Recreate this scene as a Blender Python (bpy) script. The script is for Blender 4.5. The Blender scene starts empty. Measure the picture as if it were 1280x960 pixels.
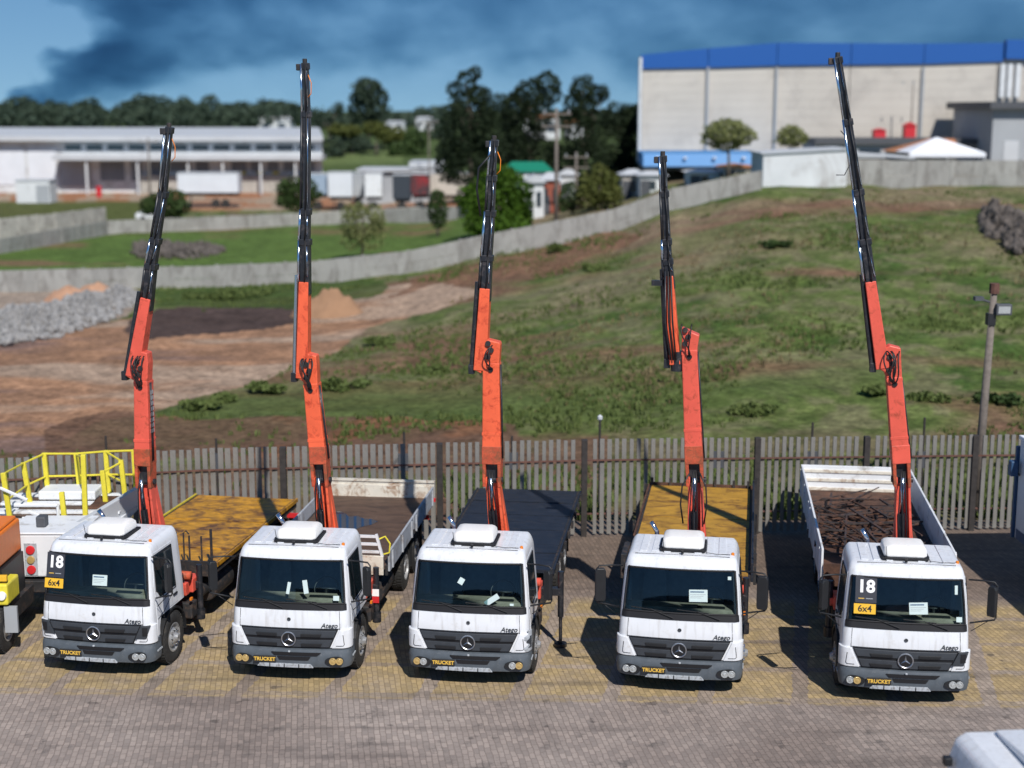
import bpy, math, random
import numpy as np
from mathutils import Vector, Matrix, noise as mnoise
random.seed(7); np.random.seed(7)
sc = bpy.context.scene
col = sc.collection
R = math.radians
# ------------------------------------------------------------------ camera
PITCH = 10.5; CAMH = 10.5; FPX = 1850.0
cam = bpy.data.cameras.new('camera'); cam_o = bpy.data.objects.new('camera', cam); col.objects.link(cam_o)
cam.sensor_width = 36; cam.lens = FPX/1280*36; cam.clip_start = 0.5; cam.clip_end = 9000
cam_o.location = (0, 0, CAMH); cam_o.rotation_euler = (R(90-PITCH), 0, 0)
cam.dof.use_dof = True; cam.dof.focus_distance = 28.6; cam.dof.aperture_fstop = 0.42
sc.camera = cam_o
# ------------------------------------------------------------------ world and sun
SUN_EL, SUN_AZ = 45.0, 18.0      # sun stands behind the camera, a little to the right
w = bpy.data.worlds.new('World'); sc.world = w; w.use_nodes = True
nt = w.node_tree; nt.nodes.clear()
sky = nt.nodes.new('ShaderNodeTexSky'); sky.sky_type = 'NISHITA'; sky.sun_disc = False
sky.sun_elevation = R(SUN_EL); sky.sun_rotation = R(180-SUN_AZ)
sky.altitude = 900; sky.air_density = 1.25; sky.dust_density = 0.15; sky.ozone_density = 4.0
geo = nt.nodes.new('ShaderNodeTexCoord'); lift = nt.nodes.new('ShaderNodeVectorMath'); lift.operation = 'ADD'; lift.inputs[1].default_value = (0, 0, .13)
nrm = nt.nodes.new('ShaderNodeVectorMath'); nrm.operation = 'NORMALIZE'
nt.links.new(geo.outputs['Generated'], lift.inputs[0]); nt.links.new(lift.outputs[0], nrm.inputs[0]); nt.links.new(nrm.outputs[0], sky.inputs[0])
bg = nt.nodes.new('ShaderNodeBackground'); bg.inputs[1].default_value = 0.083
wo = nt.nodes.new('ShaderNodeOutputWorld')
hs = nt.nodes.new('ShaderNodeHueSaturation'); hs.inputs['Saturation'].default_value = 1.2; nt.links.new(sky.outputs[0], hs.inputs['Color']); nt.links.new(hs.outputs[0], bg.inputs[0]); nt.links.new(bg.outputs[0], wo.inputs[0])
sun = bpy.data.lights.new('sun', 'SUN'); sun.energy = 4.7; sun.angle = R(0.53); sun.color = (1, .955, .9)
so = bpy.data.objects.new('sun', sun); col.objects.link(so)
dv = Vector((-math.sin(R(SUN_AZ))*math.cos(R(SUN_EL)), math.cos(R(SUN_AZ))*math.cos(R(SUN_EL)), -math.sin(R(SUN_EL))))
so.rotation_euler = dv.to_track_quat('-Z', 'Y').to_euler()
sc.view_settings.view_transform = 'Standard'; sc.view_settings.look = 'None'
sc.view_settings.exposure = 0.0; sc.view_settings.gamma = 1.0
sc.cycles.max_bounces = 6; sc.cycles.transparent_max_bounces = 12; sc.cycles.volume_bounces = 0
sc.cycles.volume_step_rate = 1.0; sc.cycles.use_adaptive_sampling = True
# ------------------------------------------------------------------ camera maths
_cp, _sp = math.cos(R(PITCH)), math.sin(R(PITCH))
def ray(px, py):
    a, b = (px-640)/FPX, (480-py)/FPX
    return Vector((a, _cp + b*_sp, -_sp + b*_cp))
def P(px, py, Y):                       # photo pixel -> world point at distance Y
    d = ray(px, py); return Vector((d.x/d.y*Y, Y, CAMH + d.z/d.y*Y))
def PZ(px, py, z):                      # photo pixel -> world point at height z
    d = ray(px, py); t = (z-CAMH)/d.z; return Vector((d.x*t, d.y*t, z))
def to_px(X, Y, Z):                     # numpy arrays ok
    zc = Y*_cp - (Z-CAMH)*_sp; up = Y*_sp + (Z-CAMH)*_cp
    return 640 + FPX*X/zc, 480 - FPX*up/zc
# ------------------------------------------------------------------ terrain height
UC = [-.7, -.35, -.2, -.13, -.07, 0, .065, .108, .17, .35, .7]
ROWS = [
 (37,  [0]*11),
 (41,  [0, 0, -.05, -.1, -.1, 0, 0, .1, .1, .1, .1]),
 (48,  [-.2, -.2, -.2, -.15, -.05, .1, .25, .3, .4, .4, .4]),
 (70,  [-.5, -.5, -.4, -.25, .1, .8, 1.6, 2.2, 2.8, 3.0, 3.0]),
 (95,  [-1.1, -1.05, -.7, -.4, .25, 1.6, 2.8, 4.2, 5.4, 5.4, 5.4]),
 (120, [-1.1, -1.1, -1, -.9, -.5, .8, 2.6, 4.3, 5.8, 6, 6]),
 (150, [-1.1, -1.1, -1, -1, -.8, .3, 2.4, 4.5, 6.2, 6.5, 6.5]),
 (200, [-.8, -.8, -.8, -.8, -.6, .8, 3, 5, 6.5, 6.5, 6.5]),
 (300, [1, 1, 1.5, 4.2, 4.8, 4.5, 5, 6, 6.5, 6.5, 6.5]),
 (600,  [5]*11),
 (1200,[7]*11), (6000, [5]*11)]
RY = np.array([r[0] for r in ROWS], float); RZ = np.array([r[1] for r in ROWS], float)
def terr(X, Y):
    X = np.asarray(X, float); Y = np.asarray(Y, float)
    u = X/np.maximum(Y, 1)
    i = np.clip(np.searchsorted(RY, Y)-1, 0, len(RY)-2)
    t = np.clip((Y-RY[i])/(RY[i+1]-RY[i]), 0, 1)
    def rowz(k):
        z = np.zeros_like(u)
        j = np.clip(np.searchsorted(UC, u)-1, 0, len(UC)-2); uc = np.array(UC)
        s = np.clip((u-uc[j])/(uc[j+1]-uc[j]), 0, 1)
        s = s*.5 + .5*s*s*(3-2*s)
        return RZ[k, j]*(1-s) + RZ[k, j+1]*s
    return rowz(i)*(1-t) + rowz(i+1)*t
YG = 10.0*1.004**np.arange(1430)
def G(px, py):                          # photo pixel -> point on the terrain
    d = ray(px, py); k = 1/d.y
    if d.z >= -0.003: return P(px, py, 600)
    hit = (CAMH + d.z*k*YG) < terr(d.x*k*YG, YG)
    Y = float(YG[int(np.argmax(hit))]) if hit.any() else 3000.0
    return Vector((d.x*k*Y, Y, float(terr(d.x*k*Y, Y))))
def fbm(x, y, s, oct=4, seed=0):
    out = np.zeros(np.broadcast(x, y).shape); a = 1.0; tot = 0
    for o in range(oct):
        f = s*2**o; xi = x*f+seed*17.3+o*5.1; yi = y*f+seed*9.7+o*3.3
        x0 = np.floor(xi).astype(np.int64); y0 = np.floor(yi).astype(np.int64); fx = xi-x0; fy = yi-y0
        fx = fx*fx*(3-2*fx); fy = fy*fy*(3-2*fy)
        def h(a_, b_):
            n = (a_*374761393 + b_*668265263 + seed*1013) & 0x7fffffff
            n = ((n ^ (n >> 13))*1274126177) & 0x7fffffff
            return ((n ^ (n >> 16)) & 0xffff)/65535.0
        v = (h(x0, y0)*(1-fx)+h(x0+1, y0)*fx)*(1-fy) + (h(x0, y0+1)*(1-fx)+h(x0+1, y0+1)*fx)*fy
        out = out + a*v; tot += a; a *= .5
    return out/tot
# ------------------------------------------------------------------ object helpers
def link(o, parent=None):
    col.objects.link(o)
    if parent is not None: o.parent = parent
    return o
def tag(o, label=None, cat=None, group=None, kind=None):
    if label: o['label'] = label
    if cat: o['category'] = cat
    if group: o['group'] = group
    if kind: o['kind'] = kind
    return o
def empty(name, loc=(0, 0, 0), rz=0, parent=None):
    o = bpy.data.objects.new(name, None); o.location = loc; o.rotation_euler = (0, 0, rz); o.empty_display_size = .3
    return link(o, parent)
def children(o): return [c for c in col.objects if c.parent == o]
def copy_tree(o, parent=None, kids=None):
    if kids is None:
        kids = {}
        for c in col.objects:
            if c.parent: kids.setdefault(c.parent.name, []).append(c)
    c = o.copy(); col.objects.link(c); c.parent = parent
    for ch in kids.get(o.name, []): copy_tree(ch, c, kids)
    return c
class MB:
    def __init__(s): s.v = []; s.f = []
    def add(s, vs, fs):
        b = len(s.v); s.v += [tuple(p) for p in vs]; s.f += [tuple(i+b for i in f) for f in fs]; return s
    def box(s, a, b, M=None):
        x0, y0, z0 = a; x1, y1, z1 = b
        vs = [Vector(p) for p in ((x0,y0,z0),(x1,y0,z0),(x1,y1,z0),(x0,y1,z0),(x0,y0,z1),(x1,y0,z1),(x1,y1,z1),(x0,y1,z1))]
        if M is not None: vs = [M @ p for p in vs]
        return s.add(vs, [(0,3,2,1),(4,5,6,7),(0,1,5,4),(1,2,6,5),(2,3,7,6),(3,0,4,7)])
    def beam(s, p, q, w0, h0, w1=None, h1=None, side=None):      # tapered square bar; side = the across direction
        p, q = Vector(p), Vector(q); w1 = w0 if w1 is None else w1; h1 = h0 if h1 is None else h1
        d = (q-p).normalized(); sd = Vector(side) if side is not None else (Vector((1,0,0)) if abs(d.x) < .9 else Vector((0,1,0)))
        sd = (sd - d*sd.dot(d)).normalized(); n = d.cross(sd)
        vs = []
        for c, w_, h_ in ((p, w0, h0), (q, w1, h1)):
            for a, b in ((-1,-1),(1,-1),(1,1),(-1,1)): vs.append(c + sd*a*w_/2 + n*b*h_/2)
        return s.add(vs, [(0,3,2,1),(4,5,6,7),(0,1,5,4),(1,2,6,5),(2,3,7,6),(3,0,4,7)])
    def tube(s, pts, r, n=8, r1=None):
        pts = [Vector(p) for p in pts]; r1 = r if r1 is None else r1; base = len(s.v); m = len(pts); ref = None
        for i, p in enumerate(pts):
            d = (pts[min(i+1, m-1)]-pts[max(i-1, 0)]).normalized()
            if ref is None: ref = Vector((0,0,1)) if abs(d.z) < .9 else Vector((1,0,0))
            a = (ref - d*ref.dot(d)).normalized(); b = d.cross(a); ref = a
            rr = r + (r1-r)*i/max(1, m-1)
            for k in range(n):
                t = 2*math.pi*k/n; s.v.append(tuple(p + a*rr*math.cos(t) + b*rr*math.sin(t)))
        for i in range(m-1):
            for k in range(n):
                s.f.append((base+i*n+k, base+i*n+(k+1) % n, base+(i+1)*n+(k+1) % n, base+(i+1)*n+k))
        s.f.append(tuple(base+k for k in range(n))[::-1]); s.f.append(tuple(base+(m-1)*n+k for k in range(n)))
        return s
    def lathe(s, prof, c=(0,0,0), axis='X', n=28, cap=True):   # prof: (radius, along)
        c = Vector(c); base = len(s.v)
        for r_, h in prof:
            for k in range(n):
                t = 2*math.pi*k/n; a, b = r_*math.cos(t), r_*math.sin(t)
                s.v.append(tuple(c + (Vector((h,a,b)) if axis == 'X' else Vector((a,h,b)) if axis == 'Y' else Vector((a,b,h)))))
        for i in range(len(prof)-1):
            for k in range(n):
                s.f.append((base+i*n+k, base+i*n+(k+1) % n, base+(i+1)*n+(k+1) % n, base+(i+1)*n+k))
        if cap:
            s.f.append(tuple(base+k for k in range(n))[::-1]); s.f.append(tuple(base+(len(prof)-1)*n+k for k in range(n)))
        return s
    def prism(s, poly, y0, y1, plane='XZ'):
        n = len(poly)
        def mk(a, b, c): return (a, c, b) if plane == 'XZ' else (c, a, b) if plane == 'YZ' else (a, b, c)
        vs = [mk(a, b, y0) for a, b in poly] + [mk(a, b, y1) for a, b in poly]
        fs = [tuple(range(n)), tuple(range(n, 2*n))[::-1]] + [(i, i+n, (i+1) % n+n, (i+1) % n) for i in range(n)]
        return s.add(vs, fs)
    def grid(s, pts, nu, nv):
        b = len(s.v); s.v += [tuple(p) for p in pts]
        for i in range(nu-1):
            for j in range(nv-1):
                s.f.append((b+i*nv+j, b+(i+1)*nv+j, b+(i+1)*nv+j+1, b+i*nv+j+1))
        return s
    def mesh(s, name, mat, smooth=False):
        me = bpy.data.meshes.new(name); me.from_pydata(s.v, [], s.f)
        if mat: me.materials.append(mat)
        me.validate(); fix_normals(me)
        if smooth: me.shade_smooth()
        return me
    def build(s, name, mat, parent=None, bevel=0, smooth=False, seg=2, auto=False):
        me = s.mesh(name, mat, smooth)
        o = link(bpy.data.objects.new(name, me), parent)
        if auto:
            me.shade_smooth(); me.set_sharp_from_angle(angle=R(38))
        if bevel:
            m = o.modifiers.new('bevel', 'BEVEL'); m.width = bevel; m.segments = seg; m.limit_method = 'ANGLE'; m.angle_limit = R(40)
            m.harden_normals = False
        return o
import bmesh
def fix_normals(me):
    bm = bmesh.new(); bm.from_mesh(me); bmesh.ops.recalc_face_normals(bm, faces=bm.faces); bm.to_mesh(me); bm.free()
def raw_mesh(name, verts, faces_n, mat, loops):          # numpy quick mesh: faces_n verts per face
    me = bpy.data.meshes.new(name); nf = len(loops)//faces_n
    me.vertices.add(len(verts)); me.vertices.foreach_set('co', verts.astype(np.float32).ravel())
    me.loops.add(len(loops)); me.loops.foreach_set('vertex_index', loops.astype(np.int32))
    me.polygons.add(nf); me.polygons.foreach_set('loop_start', np.arange(0, nf*faces_n, faces_n, dtype=np.int32))
    me.materials.append(mat); me.update(calc_edges=True); me.validate()
    return me
# ------------------------------------------------------------------ materials
def newmat(name):
    m = bpy.data.materials.new(name); m.use_nodes = True; n = m.node_tree
    return m, n, n.nodes['Principled BSDF']
def N(n, t, **k):
    x = n.nodes.new(t)
    for a, b in k.items(): setattr(x, a, b)
    return x
def mat(name, c, rough=.5, metal=0, var=.0, scale=8, dirt=None, dirt_amt=.0, dscale=2.5, bump=0, bscale=40, coat=0, spec=.5, stretch=None):
    """base colour with noise variation; dirt = second colour laid on by a thresholded noise of its own"""
    m, n, b = newmat(name); L = n.links
    b.inputs['Roughness'].default_value = rough; b.inputs['Metallic'].default_value = metal
    b.inputs['Coat Weight'].default_value = coat; b.inputs['Specular IOR Level'].default_value = spec
    b.inputs['Base Color'].default_value = (*c, 1)
    tc = N(n, 'ShaderNodeTexCoord'); src = tc.outputs['Object']
    if stretch:
        mp = N(n, 'ShaderNodeMapping'); mp.inputs['Scale'].default_value = stretch; L.new(src, mp.inputs[0]); src = mp.outputs[0]
    last = None
    if var:
        t = N(n, 'ShaderNodeTexNoise'); t.inputs['Scale'].default_value = scale; t.inputs['Detail'].default_value = 6; L.new(src, t.inputs[0])
        r = N(n, 'ShaderNodeMapRange'); r.inputs[1].default_value = .3; r.inputs[2].default_value = .7
        r.inputs[3].default_value = 1-var; r.inputs[4].default_value = 1+var; L.new(t.outputs[0], r.inputs[0])
        mx = N(n, 'ShaderNodeVectorMath', operation='SCALE'); mx.inputs[0].default_value = c; L.new(r.outputs[0], mx.inputs[3]); last = mx.outputs[0]
    if dirt:
        t2 = N(n, 'ShaderNodeTexNoise'); t2.inputs['Scale'].default_value = dscale; t2.inputs['Detail'].default_value = 8; t2.inputs['Roughness'].default_value = .72; t2.inputs['Distortion'].default_value = .6
        L.new(src, t2.inputs[0])
        r2 = N(n, 'ShaderNodeMapRange'); r2.inputs[1].default_value = .62-dirt_amt*.35; r2.inputs[2].default_value = .75-dirt_amt*.25; L.new(t2.outputs[0], r2.inputs[0])
        mm = N(n, 'ShaderNodeMix', data_type='RGBA'); L.new(r2.outputs[0], mm.inputs[0])
        if last: L.new(last, mm.inputs[6])
        else: mm.inputs[6].default_value = (*c, 1)
        mm.inputs[7].default_value = (*dirt, 1); last = mm.outputs[2]
    if last: L.new(last, b.inputs['Base Color'])
    if bump:
        t3 = N(n, 'ShaderNodeTexNoise'); t3.inputs['Scale'].default_value = bscale; t3.inputs['Detail'].default_value = 5; L.new(src, t3.inputs[0])
        bp = N(n, 'ShaderNodeBump'); bp.inputs['Strength'].default_value = bump; bp.inputs['Distance'].default_value = .02
        L.new(t3.outputs[0], bp.inputs['Height']); L.new(bp.outputs[0], b.inputs['Normal'])
    return m
M = {}
M['white'] = mat('white_paint', (.74,.76,.79), .32, var=.03, scale=3, dirt=(.62,.61,.59), dirt_amt=.08, dscale=4, coat=.4)
M['whiteold'] = mat('old_white_paint', (.66,.62,.53), .6, var=.1, scale=4, dirt=(.26,.13,.06), dirt_amt=.35, dscale=3.5, bump=.2)
M['offwhite'] = mat('white_panel', (.74,.76,.78), .5, var=.05, scale=2, dirt=(.4,.38,.35), dirt_amt=.2)
def add_dust(m):
    n = m.node_tree; L = n.links; b = n.nodes['Principled BSDF']; src = b.inputs['Base Color'].links[0].from_socket
    tc = N(n, 'ShaderNodeTexCoord'); oi = N(n, 'ShaderNodeObjectInfo'); va_ = N(n, 'ShaderNodeVectorMath', operation='ADD'); L.new(tc.outputs['Object'], va_.inputs[0]); L.new(oi.outputs['Location'], va_.inputs[1])
    mp = N(n, 'ShaderNodeMapping'); mp.inputs['Scale'].default_value = (9, 9, 1.2); L.new(va_.outputs[0], mp.inputs[0])
    t = N(n, 'ShaderNodeTexNoise'); t.inputs['Scale'].default_value = 1.4; t.inputs['Detail'].default_value = 6; L.new(mp.outputs[0], t.inputs[0])
    r = N(n, 'ShaderNodeMapRange'); r.inputs[1].default_value = .52; r.inputs[2].default_value = .78; r.inputs[4].default_value = .42; L.new(t.outputs[0], r.inputs[0])
    mm = N(n, 'ShaderNodeMix', data_type='RGBA'); mm.inputs[7].default_value = (.40,.37,.33,1); L.new(r.outputs[0], mm.inputs[0]); L.new(src, mm.inputs[6]); L.new(mm.outputs[2], b.inputs['Base Color'])
add_dust(M['white'])
M['acwhite'] = mat('air_conditioner_white', (.84,.83,.80), .45, var=.03, dirt=(.6,.56,.5), dirt_amt=.12, dscale=7)
M['bumper'] = mat('grey_bumper_plastic', (.082,.098,.115), .55, var=.15, scale=6, dirt=(.16,.17,.18), dirt_amt=.2, dscale=6)
M['step'] = mat('bumper_step_grey', (.40,.43,.46), .6, var=.15, dirt=(.15,.14,.13), dirt_amt=.3, dscale=9)
M['grille'] = mat('dark_grille_plastic', (.040,.046,.055), .5, var=.12)
M['black'] = mat('black_plastic', (.014,.015,.017), .5, var=.1)
M['gasket'] = mat('black_rubber', (.008,.008,.010), .6)
M['chassis'] = mat('dirty_chassis_black', (.022,.022,.024), .65, var=.3, dirt=(.09,.06,.045), dirt_amt=.35, dscale=5)
M['tyre'] = mat('tyre_rubber', (.022,.022,.022), .85, var=.25, scale=14, dirt=(.09,.08,.065), dirt_amt=.25, bump=.4, bscale=30)
M['rim'] = mat('grey_steel_rim', (.42,.43,.44), .45, metal=.5, var=.15, dirt=(.12,.09,.07), dirt_amt=.3, dscale=12)
M['chrome'] = mat('chrome', (.75,.77,.8), .12, metal=1)
M['star'] = mat('emblem_chrome', (.62,.64,.67), .35, metal=1)
M['rod'] = mat('cylinder_rod_steel', (.55,.66,.78), .2, metal=1, var=.1)
M['lens'] = mat('lamp_lens', (.42,.44,.44), .25, metal=.2, var=.4, scale=60, coat=1)
M['amber'] = mat('amber_lamp_lens', (.55,.38,.14), .15, metal=.2, coat=1)
M['orange'] = mat('orange_marker_lens', (.75,.22,.02), .25)
M['redlens'] = mat('red_tail_lens', (.62,.03,.035), .25)
M['red'] = mat('faded_red_crane_paint', (.72,.105,.066), .45, var=.10, scale=2.5, dirt=(.36,.06,.03), dirt_amt=.26, dscale=5, bump=.15)
M['redrustshade'] = mat('rusty_shaded_red_crane_paint', (.52,.085,.035), .6, var=.25, scale=7, dirt=(.22,.07,.03), dirt_amt=.45, dscale=6, bump=.3)  # rusty paint; on the boom sleeves its darkness stands for shadow
M['orangered'] = mat('orange_red_crane_paint', (.80,.125,.05), .42, var=.10, scale=2.5, dirt=(.45,.05,.02), dirt_amt=.3, dscale=5, bump=.15)
M['boomblack'] = mat('black_boom_paint', (.018,.02,.025), .38, var=.25, scale=5, dirt=(.07,.06,.06), dirt_amt=.3, dscale=7)
M['hose'] = mat('black_hose', (.012,.012,.013), .5)
M['paper'] = mat('white_paper', (.55,.66,.65), .8, var=.02)
M['card'] = mat('dark_card', (.035,.038,.05), .6)
M['yellowcard'] = mat('yellow_card', (.80,.46,.03), .6)
M['ink'] = mat('white_ink', (.88,.88,.88), .6)
M['inkdark'] = mat('dark_ink', (.02,.02,.02), .6)
M['inkyellow'] = mat('yellow_ink', (.80,.50,.08), .5)
M['plate'] = mat('dark_plate', (.03,.028,.026), .5)
M['seat'] = mat('grey_seat_cloth', (.11,.13,.15), .9, var=.2)
M['dash'] = mat('dashboard_plastic', (.34,.29,.23), .8, var=.4, scale=4)
M['yellowdeck'] = mat('ochre_painted_deck', (.52,.25,.016), .38, var=.35, scale=5, dirt=(.085,.035,.02), dirt_amt=.50, dscale=1.5, bump=.4, stretch=(1,1.5,1))
M['yellowdeck2'] = mat('ochre_worn_deck', (.44,.235,.028), .62, var=.18, scale=2.2, dirt=(.10,.04,.015), dirt_amt=.42, dscale=1.4, bump=.4, stretch=(1,1.7,1))
M['yellow'] = mat('yellow_edge_paint', (.62,.50,.04), .5, var=.15, dirt=(.2,.12,.03), dirt_amt=.25)
M['yrail'] = mat('yellow_rail_paint', (.72,.62,.05), .5, var=.1)
M['brownfloor'] = mat('brown_plywood_deck', (.105,.062,.040), .7, var=.2, scale=2.5, dirt=(.055,.032,.022), dirt_amt=.4, dscale=1.4, bump=.2, stretch=(1,3,1))
M['rustfloor'] = mat('rusty_deck', (.11,.05,.028), .8, var=.3, scale=4, dirt=(.05,.024,.016), dirt_amt=.55, dscale=2.2, bump=.4)
M['blackdeck'] = mat('black_steel_deck', (.013,.018,.030), .55, var=.35, scale=3, dirt=(.03,.028,.03), dirt_amt=.3, dscale=3, bump=.2, stretch=(1,3,1))
M['puddle'] = mat('puddle_water', (.02,.03,.06), .03, spec=1.0)
M['scrap'] = mat('rusty_scrap_steel', (.040,.032,.031), .7, var=.4, scale=8, dirt=(.13,.055,.03), dirt_amt=.4, dscale=4)
M['greyboard'] = mat('grey_side_board', (.38,.40,.43), .55, var=.1, dirt=(.2,.17,.15), dirt_amt=.25)
M['slat'] = mat('weathered_concrete_slat', (.205,.197,.182), .85, var=.18, scale=2.0, dirt=(.13,.12,.10), dirt_amt=.35, dscale=3, bump=.3, stretch=(1,1,.4))
M['rail'] = mat('rusty_rail', (.12,.055,.04), .8, var=.3)
M['post'] = mat('dark_fence_post', (.035,.030,.028), .8, var=.3)
M['concrete'] = mat('weathered_concrete', (.31,.305,.285), .9, var=.14, scale=1.2, dirt=(.19,.18,.165), dirt_amt=.4, dscale=1.6, bump=.05, stretch=(1,1,.35))
M['concretepale'] = mat('pale_concrete', (.42,.40,.36), .9, var=.15, scale=1.0, dirt=(.22,.2,.18), dirt_amt=.35, dscale=1.2)
M['wallwhite'] = mat('white_render', (.62,.64,.65), .85, var=.08, scale=.5, dirt=(.42,.41,.40), dirt_amt=.3, dscale=.4)
M['roofgrey'] = mat('pale_metal_roof', (.50,.52,.54), .6, var=.08, scale=.3)
M['glassdark'] = mat('dark_window_glass', (.03,.045,.06), .1, spec=1)
M['dockdark'] = mat('dock_opening_grey', (.20,.22,.25), .8, var=.15, scale=.4)
M['beige'] = mat('beige_wall_panel', (.52,.485,.43), .85, var=.06, scale=.35, dirt=(.42,.39,.35), dirt_amt=.35, dscale=.25)
M['blue'] = mat('blue_cladding', (.005,.085,.33), .5, var=.05)
M['bluelight'] = mat('bright_blue_cladding', (.006,.18,.46), .5, var=.06)
M['darkgrey'] = mat('dark_grey_metal', (.07,.075,.085), .6, var=.1)
M['midgrey'] = mat('grey_metal_wall', (.34,.36,.38), .7, var=.08, scale=.4)
M['tent'] = mat('white_tent_fabric', (.80,.82,.86), .7, var=.03)
M['tile'] = mat('orange_roof_tile', (.42,.17,.07), .8, var=.2)
M['greenroof'] = mat('green_metal_roof', (.01,.20,.12), .55, var=.08)
M['brickred'] = mat('red_brick', (.28,.08,.05), .9, var=.2)
M['redbox'] = mat('red_paint', (.55,.02,.03), .5)
M['trailer'] = mat('white_trailer_side', (.66,.69,.73), .5, var=.05, scale=.6)
M['trailerblue'] = mat('blue_grey_trailer', (.30,.38,.48), .5, var=.08)
M['vandark'] = mat('dark_truck_body', (.04,.05,.065), .5, var=.2)
M['curtain'] = mat('red_and_black_curtain', (.04,.035,.04), .6, dirt=(.28,.02,.025), dirt_amt=.5, dscale=.8)
M['bark'] = mat('tree_bark', (.12,.10,.08), .9, var=.3, scale=2)
M['pole'] = mat('concrete_pole', (.17,.145,.125), .9, var=.2)
M['rubble'] = mat('grey_rubble', (.29,.285,.28), .9, var=.35, scale=2.5, dirt=(.2,.19,.18), dirt_amt=.4)
M['debris'] = mat('dark_debris', (.10,.085,.075), .9, var=.5, scale=3)
M['sand'] = mat('tan_sand', (.30,.175,.10), .95, var=.12, scale=1.5, bump=.4, bscale=6)
M['orangesoil'] = mat('orange_soil', (.42,.24,.15), .95, var=.15, scale=1.5, bump=.4, bscale=6)
M['vorange'] = mat('orange_truck_paint', (.78,.19,.015), .4, var=.05)
M['bluedark'] = mat('dark_blue_paint', (.03,.08,.17), .5, var=.1)
M['hazardy'] = mat('hazard_yellow', (.80,.62,.05), .5)
M['logotext'] = mat('boom_lettering', (.40,.38,.38), .6)
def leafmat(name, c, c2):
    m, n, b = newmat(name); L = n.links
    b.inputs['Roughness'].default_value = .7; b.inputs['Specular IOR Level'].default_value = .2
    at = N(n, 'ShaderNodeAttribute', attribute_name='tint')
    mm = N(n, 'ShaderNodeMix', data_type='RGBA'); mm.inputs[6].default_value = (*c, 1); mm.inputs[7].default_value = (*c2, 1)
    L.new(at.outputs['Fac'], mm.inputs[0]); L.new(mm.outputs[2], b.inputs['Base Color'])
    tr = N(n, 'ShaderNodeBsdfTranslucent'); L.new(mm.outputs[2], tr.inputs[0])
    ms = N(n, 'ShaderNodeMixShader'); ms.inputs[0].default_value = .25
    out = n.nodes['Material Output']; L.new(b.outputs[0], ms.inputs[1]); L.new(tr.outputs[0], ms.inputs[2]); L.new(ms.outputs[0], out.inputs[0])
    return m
M['leafdark'] = leafmat('dark_pine_leaves', (.012,.022,.012), (.035,.055,.022))
M['leafmid'] = leafmat('green_leaves', (.028,.055,.018), (.07,.11,.03))
M['leafbright'] = leafmat('bright_green_leaves', (.03,.075,.008), (.10,.19,.018))
M['leafpale'] = leafmat('pale_olive_leaves', (.15,.18,.065), (.28,.29,.12))
M['leafyellow'] = leafmat('yellow_green_leaves', (.07,.09,.02), (.16,.17,.05))
M['grassblade'] = leafmat('grass_blades', (.080,.118,.032), (.150,.185,.058))
M['dryblade'] = leafmat('dry_grass_blades', (.15,.12,.06), (.26,.21,.11))
M['farleaf'] = leafmat('hazed_far_leaves', (.040,.066,.048), (.075,.105,.065))  # distance haze put into the leaf colours, lighter and slightly blue
# windscreen glass: see-through, tinted, mirror at glancing angles
m, n, b = newmat('windscreen_glass'); n.nodes.remove(b); L = n.links
tr = N(n, 'ShaderNodeBsdfTransparent'); tr.inputs[0].default_value = (.68,.82,.82,1)
gl = N(n, 'ShaderNodeBsdfGlossy'); gl.inputs['Roughness'].default_value = .03; gl.inputs[0].default_value = (.9,.95,1,1)
fr = N(n, 'ShaderNodeFresnel'); fr.inputs[0].default_value = 1.55
ms = N(n, 'ShaderNodeMixShader'); L.new(fr.outputs[0], ms.inputs[0]); L.new(tr.outputs[0], ms.inputs[1]); L.new(gl.outputs[0], ms.inputs[2])
L.new(ms.outputs[0], n.nodes['Material Output'].inputs[0]); M['windscreen'] = m
M['sideglass'] = mat('dark_side_glass', (.012,.02,.024), .04, spec=.8)
# paving
m, n, b = newmat('block_paving'); L = n.links
tc = N(n, 'ShaderNodeTexCoord'); mp = N(n, 'ShaderNodeMapping'); mp.inputs['Rotation'].default_value = (0, 0, R(-8)); L.new(tc.outputs['Object'], mp.inputs[0])
wob = N(n, 'ShaderNodeTexNoise'); wob.inputs['Scale'].default_value = 3.5; L.new(mp.outputs[0], wob.inputs[0])
wv = N(n, 'ShaderNodeVectorMath', operation='MULTIPLY_ADD'); wv.inputs[1].default_value = (.05,.05,0); L.new(wob.outputs['Color'], wv.inputs[0]); L.new(mp.outputs[0], wv.inputs[2])
mp2 = N(n, 'ShaderNodeMapping'); mp2.inputs['Rotation'].default_value = (0, 0, R(90)); L.new(wv.outputs[0], mp2.inputs[0])
bk = N(n, 'ShaderNodeTexBrick'); bk.inputs['Scale'].default_value = 1; bk.inputs['Brick Width'].default_value = .20; bk.inputs['Row Height'].default_value = .10
bk.inputs['Mortar Size'].default_value = .010; bk.inputs['Mortar Smooth'].default_value = .4; bk.inputs['Bias'].default_value = 0
bk.inputs['Color1'].default_value = (.80,.80,.80,1); bk.inputs['Color2'].default_value = (1.14,1.12,1.10,1); bk.inputs['Mortar'].default_value = (.70,.68,.66,1)
L.new(mp2.outputs[0], bk.inputs[0])
sep = N(n, 'ShaderNodeSeparateXYZ'); L.new(tc.outputs['Object'], sep.inputs[0])
def math_(op, a, b_=None, c_=None):
    x = N(n, 'ShaderNodeMath', operation=op)
    for i, v in enumerate((a, b_, c_)):
        if v is None: continue
        if isinstance(v, (int, float)): x.inputs[i].default_value = v
        else: L.new(v, x.inputs[i])
    return x.outputs[0]
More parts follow.
